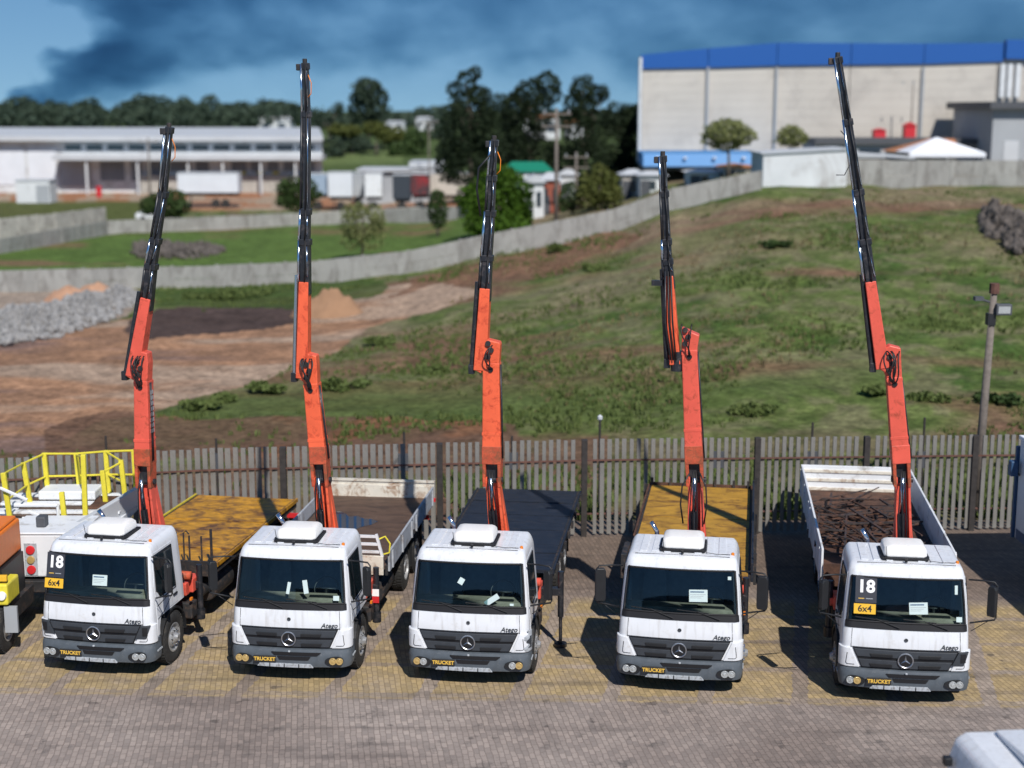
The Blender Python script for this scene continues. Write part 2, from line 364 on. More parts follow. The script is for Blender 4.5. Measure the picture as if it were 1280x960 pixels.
n1 = N(n, 'ShaderNodeTexNoise'); n1.inputs['Scale'].default_value = 1.4; n1.inputs['Detail'].default_value = 8; n1.inputs['Roughness'].default_value = .7; L.new(tc.outputs['Object'], n1.inputs[0])
n2 = N(n, 'ShaderNodeTexNoise'); n2.inputs['Scale'].default_value = .28; n2.inputs['Detail'].default_value = 5; L.new(tc.outputs['Object'], n2.inputs[0])
n3 = N(n, 'ShaderNodeTexNoise'); n3.inputs['Scale'].default_value = 5.5; n3.inputs['Detail'].default_value = 3; L.new(tc.outputs['Object'], n3.inputs[0])
jit = math_('MULTIPLY', math_('SUBTRACT', n3.outputs[0], .5), .28)
yy = math_('ADD', math_('SUBTRACT', sep.outputs[1], math_('MULTIPLY', sep.outputs[0], -.035)), jit)
front = N(n, 'ShaderNodeMapRange'); front.inputs[1].default_value = 25.2; front.inputs[2].default_value = 25.35; L.new(yy, front.inputs[0])
back = N(n, 'ShaderNodeMapRange'); back.inputs[1].default_value = 31.2; back.inputs[2].default_value = 30.6; L.new(yy, back.inputs[0])
# grey course lines inside the ochre bays: lengthwise every 1.7 m, crosswise every 1.25 m
xs = math_('ADD', math_('ADD', sep.outputs[0], math_('MULTIPLY', sep.outputs[1], -.2)), math_('MULTIPLY', jit, .6))
fx = math_('FRACT', math_('DIVIDE', xs, 1.72)); lx = math_('LESS_THAN', fx, .17)
fy = math_('FRACT', math_('DIVIDE', math_('ADD', yy, .15), 1.5)); ly = math_('LESS_THAN', fy, .13)
line = math_('MAXIMUM', lx, math_('MULTIPLY', ly, .7))
och = math_('MULTIPLY', math_('MULTIPLY', front.outputs[0], back.outputs[0]), math_('SUBTRACT', 1.0, math_('MULTIPLY', line, .85)))
wear = N(n, 'ShaderNodeMapRange'); wear.inputs[1].default_value = .32; wear.inputs[2].default_value = .55; wear.inputs[3].default_value = .45; wear.inputs[4].default_value = 1; L.new(n1.outputs[0], wear.inputs[0])
och = math_('MULTIPLY', och, wear.outputs[0])
g1 = N(n, 'ShaderNodeMix', data_type='RGBA'); g1.inputs[6].default_value = (.235,.190,.165,1); g1.inputs[7].default_value = (.36,.305,.27,1)
rr = N(n, 'ShaderNodeMapRange'); rr.inputs[1].default_value = .35; rr.inputs[2].default_value = .65; L.new(n2.outputs[0], rr.inputs[0]); L.new(rr.outputs[0], g1.inputs[0])
g2 = N(n, 'ShaderNodeMix', data_type='RGBA'); g2.inputs[7].default_value = (.085,.075,.07,1)
st = N(n, 'ShaderNodeMapRange'); st.inputs[1].default_value = .56; st.inputs[2].default_value = .70; st.inputs[4].default_value = .75; L.new(n1.outputs[0], st.inputs[0]); L.new(st.outputs[0], g2.inputs[0]); L.new(g1.outputs[2], g2.inputs[6])
# brown dirt towards the fence
gb = N(n, 'ShaderNodeMix', data_type='RGBA'); gb.inputs[7].default_value = (.15,.105,.075,1)
bk2 = N(n, 'ShaderNodeMapRange'); bk2.inputs[1].default_value = 30.3; bk2.inputs[2].default_value = 32.5; bk2.inputs[4].default_value = .8; L.new(yy, bk2.inputs[0]); L.new(bk2.outputs[0], gb.inputs[0]); L.new(g2.outputs[2], gb.inputs[6])
o1 = N(n, 'ShaderNodeMix', data_type='RGBA'); o1.inputs[7].default_value = (.40,.30,.155,1); L.new(och, o1.inputs[0]); L.new(gb.outputs[2], o1.inputs[6])
tm = N(n, 'ShaderNodeMapping'); tm.inputs['Rotation'].default_value = (0, 0, R(4)); tm.inputs['Scale'].default_value = (.12, 1.5, 1); L.new(tc.outputs['Object'], tm.inputs[0])
tn_ = N(n, 'ShaderNodeTexNoise'); tn_.inputs['Scale'].default_value = 1.6; tn_.inputs['Detail'].default_value = 4; L.new(tm.outputs[0], tn_.inputs[0])
tr_ = N(n, 'ShaderNodeMapRange'); tr_.inputs[1].default_value = .55; tr_.inputs[2].default_value = .68; tr_.inputs[4].default_value = .38; L.new(tn_.outputs[0], tr_.inputs[0])
n5 = N(n, 'ShaderNodeTexNoise'); n5.inputs['Scale'].default_value = 2.6; n5.inputs['Detail'].default_value = 3; L.new(tc.outputs['Object'], n5.inputs[0])
sp_ = N(n, 'ShaderNodeMapRange'); sp_.inputs[1].default_value = .66; sp_.inputs[2].default_value = .72; sp_.inputs[4].default_value = .6; L.new(n5.outputs[0], sp_.inputs[0])
dk = N(n, 'ShaderNodeMix', data_type='RGBA'); dk.inputs[7].default_value = (.07,.058,.052,1); L.new(math_('MAXIMUM', tr_.outputs[0], sp_.outputs[0]), dk.inputs[0]); L.new(o1.outputs[2], dk.inputs[6]); o1 = dk
mu = N(n, 'ShaderNodeMix', data_type='RGBA', blend_type='MULTIPLY'); mu.inputs[0].default_value = 1; L.new(o1.outputs[2], mu.inputs[6]); L.new(bk.outputs[0], mu.inputs[7])
L.new(mu.outputs[2], b.inputs['Base Color']); b.inputs['Roughness'].default_value = .85
bp = N(n, 'ShaderNodeBump'); bp.inputs['Strength'].default_value = .6; bp.inputs['Distance'].default_value = .01; bp.invert = True
L.new(bk.outputs['Fac'], bp.inputs['Height']); L.new(bp.outputs[0], b.inputs['Normal'])
M['paving'] = m
# terrain: colour from the soil map on the mesh, fine grain from noise
m, n, b = newmat('open_ground'); L = n.links
at = N(n, 'ShaderNodeAttribute', attribute_name='soil')
tc = N(n, 'ShaderNodeTexCoord'); t = N(n, 'ShaderNodeTexNoise'); t.inputs['Scale'].default_value = .9; t.inputs['Detail'].default_value = 9; t.inputs['Roughness'].default_value = .7; L.new(tc.outputs['Object'], t.inputs[0])
r_ = N(n, 'ShaderNodeMapRange'); r_.inputs[1].default_value = .3; r_.inputs[2].default_value = .7; r_.inputs[3].default_value = .62; r_.inputs[4].default_value = 1.38; L.new(t.outputs[0], r_.inputs[0])
vm = N(n, 'ShaderNodeVectorMath', operation='SCALE'); t5 = N(n, 'ShaderNodeTexNoise'); t5.inputs['Scale'].default_value = 3.6; t5.inputs['Detail'].default_value = 5; t5.inputs['Roughness'].default_value = .65; L.new(tc.outputs['Object'], t5.inputs[0])
r5 = N(n, 'ShaderNodeMapRange'); r5.inputs[1].default_value = .32; r5.inputs[2].default_value = .68; r5.inputs[3].default_value = .70; r5.inputs[4].default_value = 1.3; L.new(t5.outputs[0], r5.inputs[0])
mm5 = N(n, 'ShaderNodeMath', operation='MULTIPLY'); L.new(r_.outputs[0], mm5.inputs[0]); L.new(r5.outputs[0], mm5.inputs[1])
L.new(at.outputs['Color'], vm.inputs[0]); L.new(mm5.outputs[0], vm.inputs[3]); L.new(vm.outputs[0], b.inputs['Base Color'])
b.inputs['Roughness'].default_value = .95; b.inputs['Specular IOR Level'].default_value = .1
bp = N(n, 'ShaderNodeBump'); bp.inputs['Strength'].default_value = .8; bp.inputs['Distance'].default_value = .15; L.new(t.outputs[0], bp.inputs['Height']); L.new(bp.outputs[0], b.inputs['Normal'])
M['ground'] = m
#@@SETTING
# ================================================================== SETTING
# yard
g = MB(); g.add([(-90,-60,0),(90,-60,0),(90,37.2,0),(-90,37.2,0)], [(0,1,2,3)])
tag(g.build('yard_paving', M['paving']), kind='structure')
def inpoly(px, py, poly):
    c = np.zeros(px.shape, bool); n_ = len(poly); j = n_-1
    for i in range(n_):
        xi, yi = poly[i]; xj, yj = poly[j]
        c ^= ((yi > py) != (yj > py)) & (px < (xj-xi)*(py-yi)/((yj-yi) if yj != yi else 1e-9)+xi); j = i
    return c
ys = np.concatenate([np.linspace(36.9, 60, 90), np.linspace(60.4, 120, 120), 120*np.exp(np.linspace(.01, np.log(50), 130))])
us = np.concatenate([np.linspace(-1.6, -.42, 24)[:-1], np.linspace(-.42, .42, 380), np.linspace(.42, 1.6, 24)[1:]])
YY, UU = np.meshgrid(ys, us, indexing='ij'); XX = UU*YY
ZZ = terr(XX, YY)
bump = (fbm(XX, YY, .35, 4, 3)-.5)*.5*np.clip((YY-38)/12, 0, 1)*np.clip((300-YY)/100, .2, 1)
ZB = ZZ + bump*np.where(UU > -.1, 1, .5) - .03
px, py = to_px(XX, YY, ZZ)
wob = 22*(fbm(XX, YY, .12, 4, 5)-.5); qx, qy = px+wob*2.2, py+wob*.6
C = np.zeros(YY.shape+(3,))
n_a = fbm(XX, YY, .10, 4, 1); n_b = fbm(XX, YY, .45, 4, 2); n_c = fbm(XX*.35, YY, .25, 4, 8)
green = np.array([.110,.138,.044]); dkgreen = np.array([.052,.090,.022]); dry = np.array([.185,.160,.095]); brown = np.array([.16,.095,.060])
lawn = np.array([.088,.140,.034]); dirt = np.array([.345,.195,.115]); dirt2 = np.array([.25,.145,.09]); dark = np.array([.075,.052,.045]); redsoil = np.array([.34,.16,.09])
def mixc(C_, c, m_): m_ = np.clip(m_, 0, 1)[..., None]; return C_*(1-m_)+c*m_
C[:] = green
C = mixc(C, dkgreen, (n_b-.5)*5); n_d = fbm(XX, YY, 1.1, 3, 14); C = mixc(C, np.array([.165,.150,.085]), np.clip((n_d-.52)*6, 0, .65)); C = mixc(C, np.array([.06,.095,.022]), np.clip((.44-n_d)*6, 0, .6))
C = mixc(C, dry, ((n_a*.55+n_c*.45)-.49)*6*np.clip((qy-210)/60, .3, 1)*np.clip((620-qy)/200, .25, 1))
C = mixc(C, brown, (n_c-.60)*8)
top = (py < 330) & (px > 660); C = mixc(C, np.array([.235,.175,.115]), np.where(top, np.clip((330-py)/50, 0, 1)*np.clip((n_a-.30)*4, 0, .8), 0))
# bright weed band low on the hill
band = np.exp(-((qy-(505-.03*(qx-640)))/34)**2); C = mixc(C, np.array([.072,.105,.028]), band*np.clip((n_a-.38)*6, 0, .85)*(px > 200))
# dirt shoulder by the fence
C = mixc(C, np.array([.15,.085,.058]), np.clip((qy-530)/14, 0, 1)*np.where(px < 760, .9, .35)*np.clip((n_b-.25)*4, 0, 1))
# path of bare soil on the left
P_DIRT = [(-60,392),(0,430),(150,400),(370,384),(470,352),(560,352),(600,362),(470,410),(420,440),(330,470),(230,510),(130,532),(60,560),(-60,572)]
sel = inpoly(qx, qy, P_DIRT); C = np.where(sel[..., None], dirt, C)
C = mixc(C, dirt2, sel*np.clip((n_b-.42)*6, 0, .8)); C = mixc(C, np.array([.36,.27,.20]), sel*np.clip((n_c-.56)*9, 0, .8)); C = mixc(C, np.array([.16,.11,.10]), sel*np.clip((.40-n_c)*9, 0, .8))
sel = inpoly(qx, qy, [(150,410),(200,385),(370,378),(380,400),(330,412),(170,425)]); C = np.where(sel[..., None], dark*(.7+.6*n_b[..., None]), C)
sel = inpoly(qx, qy, [(470,372),(520,345),(640,318),(760,288),(800,292),(700,335),(600,352),(540,352)]); C = mixc(C, np.array([.19,.105,.065]), sel*.85)
sel = inpoly(qx, qy, [(-60,366),(80,360),(170,360),(160,395),(60,420),(-60,430)]); C = np.where(sel[..., None], np.array([.30,.24,.19])*(.8+.4*n_b[..., None]), C)
sel = inpoly(qx, qy, [(190,365),(380,352),(480,345),(470,362),(380,385),(190,382)]); C = mixc(C, np.array([.05,.085,.02]), sel*.85)
sel = inpoly(qx, qy, [(60,540),(150,515),(260,524),(470,518),(640,528),(660,565),(60,575)]); C = mixc(C, np.array([.13,.075,.050]), sel*.85); C = mixc(C, np.array([.22,.10,.05]), sel*np.clip((n_b-.58)*8, 0, .6))
# beyond the low wall: mown field
sel = (YY > 96) & (YY < 150) & (px < 660); C = np.where(sel[..., None], lawn*(.75+.5*n_b[..., None]), C); C = mixc(C, brown*1.2, sel*np.clip((n_c-.62)*8, 0, .8))
sel = (py < 292) & (py > 246) & (px < 210) & (YY > 120); C = mixc(C, np.array([.085,.10,.03]), sel*.9)
sel = (py < 262) & (px < 600) & (YY > 150) & ((px > 205) | (py < 251)) ; C = mixc(C, np.where((n_b > .5)[..., None], redsoil, np.array([.36,.27,.2])), sel*.9)
sel = (YY > 170) & (px > 600) & (px < 810); C = mixc(C, np.array([.06,.08,.03]), sel*1.0)
sel = (YY > 215) & (px < 810); C = mixc(C, np.array([.07,.10,.035]), sel*1.0); 
sel = inpoly(px, py, [(400,205),(400,172),(450,170),(505,190),(500,205)]) & (YY > 215); C = mixc(C, np.array([.12,.16,.06]), sel*1.0)
nr, nc = YY.shape
idx = np.arange(nr*nc).reshape(nr, nc)
loops = np.stack([idx[:-1,:-1], idx[:-1,1:], idx[1:,1:], idx[1:,:-1]], -1).reshape(-1)
me = raw_mesh('open_ground', np.stack([XX, YY, ZB], -1).reshape(-1, 3), 4, M['ground'], loops)
ca = me.color_attributes.new('soil', 'FLOAT_COLOR', 'POINT'); ca.data.foreach_set('color', np.concatenate([np.clip(C, .005, 1), np.ones((nr, nc, 1))], -1).astype(np.float32).ravel())
me.shade_smooth(); tag(link(bpy.data.objects.new('open_ground', me)), kind='structure')
kb = MB(); kb.beam((-40, 31.3, .05), (2, 35.45, .05), .2, .2, side=(0,1,0)); kb.v = []; kb.f = []
# ------------------------------------------------------------------ foliage
def leaf_cloud(name, clumps, size, dens, mt, parent=None, tint_up=True):
    """clumps: (centre Vector, rx, ry, rz); many small leaf faces through each clump's outer volume"""
    cs = []; ss = []; tt = []
    for (c, rx, ry, rz) in clumps:
        k = max(60, int(dens*(rx*rz+rx*ry)*16/(size*size)))
        d = np.random.normal(size=(k, 3)); d /= np.linalg.norm(d, axis=1)[:, None]
        rad = np.random.uniform(.55, 1.06, (k, 1))**.7
        lump = 1 + .14*np.sin(d[:, :1]*5+c.x)*np.cos(d[:, 2:]*6+c.z)
        p = d*rad*lump*np.array([rx, ry, rz]) + np.array(c)
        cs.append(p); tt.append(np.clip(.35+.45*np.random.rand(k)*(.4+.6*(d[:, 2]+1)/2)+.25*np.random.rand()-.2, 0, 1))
    p = np.concatenate(cs); t_ = np.concatenate(tt); k = len(p)
    a = np.random.normal(size=(k, 3)); a /= np.linalg.norm(a, axis=1)[:, None]
    b_ = np.cross(a, np.random.normal(size=(k, 3))); b_ /= np.linalg.norm(b_, axis=1)[:, None]
    s_ = size*np.random.uniform(.5, 1.1, (k, 1))
    v = np.stack([p-a*s_*.5, p+b_*s_*.42, p+a*s_*.5, p-b_*s_*.42], 1).reshape(-1, 3)
    me = raw_mesh(name, v, 4, mt, np.arange(len(v)))
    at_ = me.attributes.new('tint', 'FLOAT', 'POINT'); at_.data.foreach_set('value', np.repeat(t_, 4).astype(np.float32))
    return link(bpy.data.objects.new(name, me), parent)
def pxclumps(Y, lst, depth=.8):
    out = []
    for (cx, cy, rx, ry) in lst:
        c = P(cx, cy, Y); k = Y/FPX*1.02
        out.append((c, rx*k, max(rx, ry)*k*depth, ry*k))
    return out
def shift(cl, base): return [(c-base, a, b_, d) for (c, a, b_, d) in cl]
def tree(base_px, Y, lst, mt, label, cat='tree', size=.4, dens=1.0, trunk=.2, name='tree', group=None, limbs=True, barkm='bark'):
    b0 = P(base_px[0], base_px[1], Y); b0.z = min(b0.z, float(terr(b0.x, b0.y)))
    root = empty(name, b0); tag(root, label, cat, group)
    cl = shift(pxclumps(Y, lst), b0)
    cl = [(Vector((c.x, c.y+random.uniform(-.4, .4)*a, c.z)), a, b_, d) for (c, a, b_, d) in cl]
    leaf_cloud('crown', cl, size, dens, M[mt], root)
    t = MB(); topz = max(c.z for c, *_ in cl)
    mid = Vector((sum(c.x for c, *_ in cl)/len(cl), 0, topz*.55))
    t.tube([(0, 0, -.3), tuple(mid*.5+Vector((.1*trunk, 0, 0))), tuple(mid), (mid.x, 0, topz*.9)], trunk, 7, trunk*.3)
    if limbs:
        for c, a, b_, d in cl: t.tube([tuple(mid*random.uniform(.6, 1)), tuple((mid+c)*.5+Vector((0, 0, -.1*d))), tuple(c)], trunk*.4, 5, trunk*.12)
    t.build('trunk', M[barkm], root, smooth=True)
    return root
def jitter_clumps(cx, cy, rx, ry, n_, f=.42):
    out = [(cx, cy, rx*.72, ry*.72)]
    for i in range(n_):
        a = 2*math.pi*i/n_ + random.uniform(-.3, .3); k = random.uniform(.5, .68)
        out.append((cx+math.cos(a)*rx*k, cy+math.sin(a)*ry*k, rx*f*random.uniform(.8, 1.15), ry*f*random.uniform(.8, 1.15)))
    return out
#@@FOLIAGE
# big dark group in the centre (each its own tree)
tree((590,262), 150, [(588,150,26,40),(572,170,22,40),(608,160,20,36),(582,104,14,17),(566,112,8,9),(600,120,12,14),(594,92,9,9),(585,205,34,30),(560,200,16,28),(608,118,7,8)],
     'leafdark', 'tall dark pine with a tufted top behind the round bright green tree', size=.36, dens=1.3, trunk=.3)
tree((660,270), 158, [(655,165,24,40),(640,140,16,22),(662,118,18,20),(684,104,16,14),(690,118,12,12),(672,140,20,26),(650,120,12,12),(668,205,36,34),(640,190,22,34)],
     'leafdark', 'dark pine with leaning lobed crown left of the concrete power pole', size=.36, dens=1.3, trunk=.3)
tree((738,275), 155, [(728,112,16,18),(746,118,13,12),(718,128,14,16),(732,140,16,20),(726,170,20,34),(735,205,26,36),(754,116,8,9),(705,150,9,14)],
     'leafdark', 'dark pine with an open mushroom top right of the concrete power pole', size=.36, dens=1.3, trunk=.3)
tree((775,270), 165, [(772,150,24,20),(788,148,16,18),(765,180,30,34),(790,185,18,34),(768,215,28,24),(793,140,10,10)],
     'leafdark', 'broad dark tree against the left corner of the blue topped warehouse', size=.36, dens=1.3, trunk=.3)
tree((620,262), 168, [(622,170,22,40),(626,140,16,24),(640,200,30,36),(700,210,24,30),(610,210,26,30)],
     'leafdark', 'low dark evergreen mass between the two left pines', size=.36, dens=1.2, trunk=.3)
tree((624,296), 118, jitter_clumps(622,254,46,42,9,.45)+[(600,270,22,26),(645,275,22,22),(622,285,38,14),(628,220,22,14)],
     'leafbright', 'round bright green tree just beyond the grey boundary wall', size=.38, dens=1.3, trunk=.3)
tree((547,292), 128, [(547,262,13,16),(546,250,10,11),(548,274,11,12),(547,242,7,6)],
     'leafmid', 'small clipped egg shaped tree standing on the green field', size=.28, dens=1.4, trunk=.14, limbs=False)
tree((452,322), 112, jitter_clumps(454,278,33,28,12,.36)+[(440,298,16,14),(466,300,16,14)],
     'leafpale', 'airy pale olive tree on the field behind the low wall', size=.20, dens=.55, trunk=.12)
tree((752,262), 122, jitter_clumps(750,235,28,27,8,.42)+[(735,248,14,14),(768,250,12,14)], 'leafyellow', 'yellow green tree beside the sloping boundary wall', size=.34, dens=1.1, trunk=.2)
tree((717,262), 124, [(712,245,14,18),(722,252,12,12),(705,255,10,10)], 'leafmid', 'small darker green tree left of the yellow green tree', size=.34, dens=1.0, trunk=.15)
tree((911,205), 118, [(911,165,30,13),(895,172,18,10),(928,172,18,10),(911,158,20,10),(911,180,20,8)], 'leafpale', 'larger of two round headed trees before the blue canopy', size=.26, dens=1.1, trunk=.16)
tree((989,188), 119, [(989,170,18,11),(980,174,11,8),(998,174,11,9),(988,163,12,7)], 'leafpale', 'smaller of two round headed trees before the blue canopy', size=.26, dens=1.1, trunk=.13)
tree((461,160), 330, [(460,115,20,16),(452,132,17,22),(471,130,16,24),(461,108,16,10),(461,140,24,16)], 'farleaf', 'tall rounded tree on the far hill alone against the smoke', size=.9, dens=1.3, trunk=.6)
tree((412,165), 300, [(404,150,12,14),(420,146,10,16),(395,152,8,10),(425,135,5,9)], 'farleaf', 'grey green tree left of the tall rounded far tree', size=.8, dens=.9, trunk=.4)
tree((545,165), 300, [(540,160,10,12),(556,170,10,16),(548,180,12,16)], 'farleaf', 'grey green tree at the foot of the tufted pine', size=.8, dens=1, trunk=.4)
for i, (cx, cy, rx, ry, lb) in enumerate([(209,257,31,18,'round dark bush hiding a pale car before the loading yard'), (372,244,30,21,'dark bush at the right end of the loading yard')]):
    Y = 150 if i == 0 else 160; tree((cx, cy+ry-2), Y, jitter_clumps(cx, cy, rx, ry, 7, .45), 'leafmid', lb, 'bush', size=.45, dens=1.3, trunk=.15, name='bush')
hg = [(415,185,18,14),(440,178,20,10),(455,185,14,12),(470,160,18,8),(430,162,22,7),(490,168,20,9),(505,190,20,14),(520,175,16,14),(480,190,20,12),(530,198,14,12),(400,196,14,10)]
for i, c in enumerate(hg):
    tree((c[0], c[1]+c[3]), 262+6*(i % 3), [c, (c[0]-c[2]*.4, c[1]+2, c[2]*.6, c[3]*.9), (c[0]+c[2]*.4, c[1]+3, c[2]*.55, c[3]*.8)], ['farleaf','leafyellow','leafmid'][[0,0,0,1,1,1,2,2,0,2,0][i]],
         ['dark shrub left below the meadow','dark shrub under the meadow','shrub in the middle of the meadow foot','olive hedge tree before the tall round tree','olive hedge at the top of the meadow','yellowish hedge tree right of the meadow','green tree right of the meadow by the trailers','green tree between meadow and tufted pine','dark tree above the white trailers','green shrub above the red curtained trailer','dark shrub beside the white loading building'][i], size=.7, dens=1.0, trunk=.25, limbs=False)
# far woods: one mass, with gaps
cl = []
for i in range(330):
    x = random.uniform(-120, 1400); Y = random.uniform(420, 640)
    hgt = (6.0 + 5*float(fbm(np.array([x*.012]), np.array([3.3]), 1.0, 3, 4)[0])*random.uniform(.6, 1.2))*(.55 if 385 < x < 790 else 1)
    base = P(x, 160, Y); z0 = float(terr(base.x, Y))
    if random.random() < .12: hgt *= 1.25
    cl.append((Vector((base.x, Y, z0+hgt*.50)), random.uniform(4, 9), 6, hgt*.30)); cl.append((Vector((base.x+random.uniform(-3, 3), Y, z0+hgt*.75)), random.uniform(2, 4.5), 4, hgt*.2))
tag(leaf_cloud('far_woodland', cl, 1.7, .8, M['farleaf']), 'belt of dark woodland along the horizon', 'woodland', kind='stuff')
# weeds and grass on the hill: nobody could count them
def weeds(name, n_, region, mt, h0, h1, label, per=5):
    vs = []; ts = []
    cnt = 0
    while cnt < n_:
        k = 4000
        x = np.random.uniform(-160, 1440, k); y = np.random.uniform(240, 556, k)
        cnt += k
        for a, b_ in zip(x, y):
            if not region(a, b_): continue
            pt = G(a, b_) if False else None
            vs.append((a, b_))
    return vs
# scatter in world space by density noise
def scatter(n_, ylo, yhi, fn):
    Y = np.random.uniform(ylo**.5, yhi**.5, n_)**2; u = np.random.uniform(-.42, .42, n_); X = u*Y
    qx_, qy_ = to_px(X, Y, terr(X, Y)); d = fn(X, Y, qx_, qy_); k = np.random.rand(n_) < d
    return X[k], Y[k], terr(X[k], Y[k])
def blades(name, X, Y, Z, h, wd, per, mt, label, cat):
    n_ = len(X); X = np.repeat(X, per); Y = np.repeat(Y, per); Z = np.repeat(Z, per); hh = np.repeat(h, per)*np.random.uniform(.6, 1.2, n_*per)
    X = X + np.random.normal(0, 1, n_*per)*hh*.45; Y = Y + np.random.normal(0, 1, n_*per)*hh*.45
    a = np.random.uniform(0, math.pi, n_*per); dx, dy = np.cos(a)*wd*hh, np.sin(a)*wd*hh
    lx, ly = np.random.normal(0, .35, n_*per)*hh, np.random.normal(0, .35, n_*per)*hh
    v = np.stack([np.stack([X-dx, Y-dy, Z-.05], -1), np.stack([X+dx, Y+dy, Z-.05], -1), np.stack([X+lx+dx*.5, Y+ly+dy*.5, Z+hh], -1), np.stack([X+lx-dx*.5, Y+ly-dy*.5, Z+hh*.9], -1)], 1).reshape(-1, 3)
    me = raw_mesh(name, v, 4, M[mt], np.arange(len(v)))
    at_ = me.attributes.new('tint', 'FLOAT', 'POINT'); at_.data.foreach_set('value', np.repeat(np.random.rand(n_*per)*.6+np.random.rand(n_).repeat(per)*.4, 4).astype(np.float32))
    return tag(link(bpy.data.objects.new(name, me)), label, cat, kind='stuff')
def notdirt(qx_, qy_): return ~inpoly(qx_, qy_, P_DIRT)
X, Y, Z = scatter(32000, 40, 95, lambda X, Y, a, b_: np.clip((fbm(X*.6, Y, .25, 4, 11)-.46)*5, 0, .8)*notdirt(a, b_)*((a > 180) | (b_ > 540))*np.where((a < 420) & (b_ > 525), .1, 1))
blades('hill_weeds', X, Y, Z, np.random.uniform(.05, .15, len(X)), .30, 6, 'grassblade', 'green weeds and tufts covering the hillside', 'weeds')
X, Y, Z = scatter(9000, 50, 94, lambda X, Y, a, b_: np.clip((fbm(X, Y, .18, 4, 21)-.48)*7, 0, 1)*notdirt(a, b_)*(a > 560))
blades('dry_hill_grass', X, Y, Z, np.random.uniform(.06, .16, len(X)), .2, 5, 'dryblade', 'dry tan grass on the upper hillside', 'grass')
X, Y, Z = scatter(9000, 37.2, 41.5, lambda X, Y, a, b_: np.clip((fbm(X, Y, .5, 3, 31)-.40)*5, 0, 1)*(a > 560))
blades('fence_foot_grass', X, Y, Z, np.random.uniform(.08, .3, len(X)), .2, 5, 'grassblade', 'green grass growing along the foot of the slat fence', 'grass')
# shrubs on the hill, each one a thing
sh = [(968,298,16,10,'dark round shrub high on the hill left of the tallest boom'),(745,330,14,8,'low shrub by the bare earth strip on the hill'),(700,305,12,8,'shrub at the wall end of the bare earth'),(330,478,22,12,'weedy clump left of the second boom'),(430,470,26,16,'bushy clump right of the second boom elbow'),(250,500,20,12,'low weedy clump right of the first boom'),(280,490,16,10,'weedy clump in the middle of the dirt path edge'),(540,455,20,10,'weedy clump left of the third boom elbow'),(470,420,20,9,'weeds left of the third boom at the path edge'),(1100,480,20,12,'shrub beside the fifth main boom on the hill'),(1160,488,22,14,'bright shrub right of the fifth main boom'),(1250,490,26,14,'dark shrub right of the lamp pole'),(940,505,24,12,'low bright shrub behind the slat fence'),(410,322,18,12,'rounded green bush at the foot of the pale olive tree'),(300,362,34,10,'long green shrub under the low boundary wall'),(250,366,24,8,'small shrub below the wall left of the second boom')]
for cx, cy, rx, ry, lb in sh:
    g0 = G(cx, cy+ry); k = g0.y/FPX
    root = empty('shrub', g0); tag(root, lb, 'shrub')
    cl = [(Vector((random.uniform(-.6, .6)*rx*k, random.uniform(-.5, .5)*rx*k, ry*k*random.uniform(.3, 1.0))), rx*k*.5, rx*k*.5, ry*k*.65) for _ in range(9)]
    cl = [(Vector((c.x*1.5, c.y*1.3, c.z*random.uniform(.35, .8))), a, b_, d*random.uniform(.35, .7)) for c, a, b_, d in cl]
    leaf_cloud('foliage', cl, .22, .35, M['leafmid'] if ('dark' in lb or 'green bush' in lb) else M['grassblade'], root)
#@@WALLS
# ------------------------------------------------------------------ boundary walls made of panels and posts
def panel_wall(name, pts, h, label, mt='concrete', step=2.4, th=.12, group=None):
    """pts: polyline of world ground points; panels follow the ground"""
    root = empty(name, pts[0]); tag(root, label, 'wall', group); o0 = pts[0]
    pm = None
    for a, b_ in zip(pts[:-1], pts[1:]):
        d = b_-a; n_ = max(1, round(d.length/step))
        for i in range(n_):
            p = a+d*(i/n_)-o0; q = a+d*((i+1)/n_)-o0; e = (q-p).normalized(); nn = Vector((-e.y, e.x, 0)).normalized()*th/2
            jx = random.uniform(-.02, .02)
            for r in range(2):
                z0, z1 = -.3+(h+.3)*r/2+ (.012 if r else 0), -.3+(h+.3)*(r+1)/2
                mb = MB(); pp, qq = p+e*.07, q-e*.07
                mb.add([pp-nn+Vector((0,0,z0)), qq-nn+Vector((0,0,z0)), qq+nn+Vector((0,0,z0)), pp+nn+Vector((0,0,z0)), pp-nn+Vector((0,0,z1+jx)), qq-nn+Vector((0,0,z1+jx)), qq+nn+Vector((0,0,z1+jx)), pp+nn+Vector((0,0,z1+jx))],
                       [(0,3,2,1),(4,5,6,7),(0,1,5,4),(1,2,6,5),(2,3,7,6),(3,0,4,7)])
                mb.build('panel', M[mt], root)
            m2 = MB(); m2.box((-.09, -.1, -.3), (.09, .1, h+.06), Matrix.Translation(p) @ Matrix.Rotation(math.atan2(e.y, e.x), 4, 'Z')); m2.build('post', M[mt], root)
    return root
def gp(lst, Y=None):
    out = []
    for x, y in lst:
        p = P(x, y, Y) if Y else G(x, y); out.append(Vector((p.x, p.y, float(terr(p.x, p.y)))))
    return out
panel_wall('boundary_wall', [Vector((u*95, 95, float(terr(u*95, 95)))) for u in (-.42,-.35,-.2,-.13,-.07,-.035,0,.03,.065,.085,.108,.14,.168)], 1.35, 'long grey panel wall climbing from the field up the hillside', step=2.6)
panel_wall('boundary_wall', [Vector((x, 100, 5.42)) for x in (22.5, 34, 44)], 1.75, 'weathered grey block wall crossing the hilltop right of the white shed', step=2.2)
panel_wall('boundary_wall', gp([(-60,326),(0,318),(35,312),(135,293),(400,281),(480,277),(572,274)]), 1.25, 'pale grey panel wall along the far side of the green field', step=3.2)
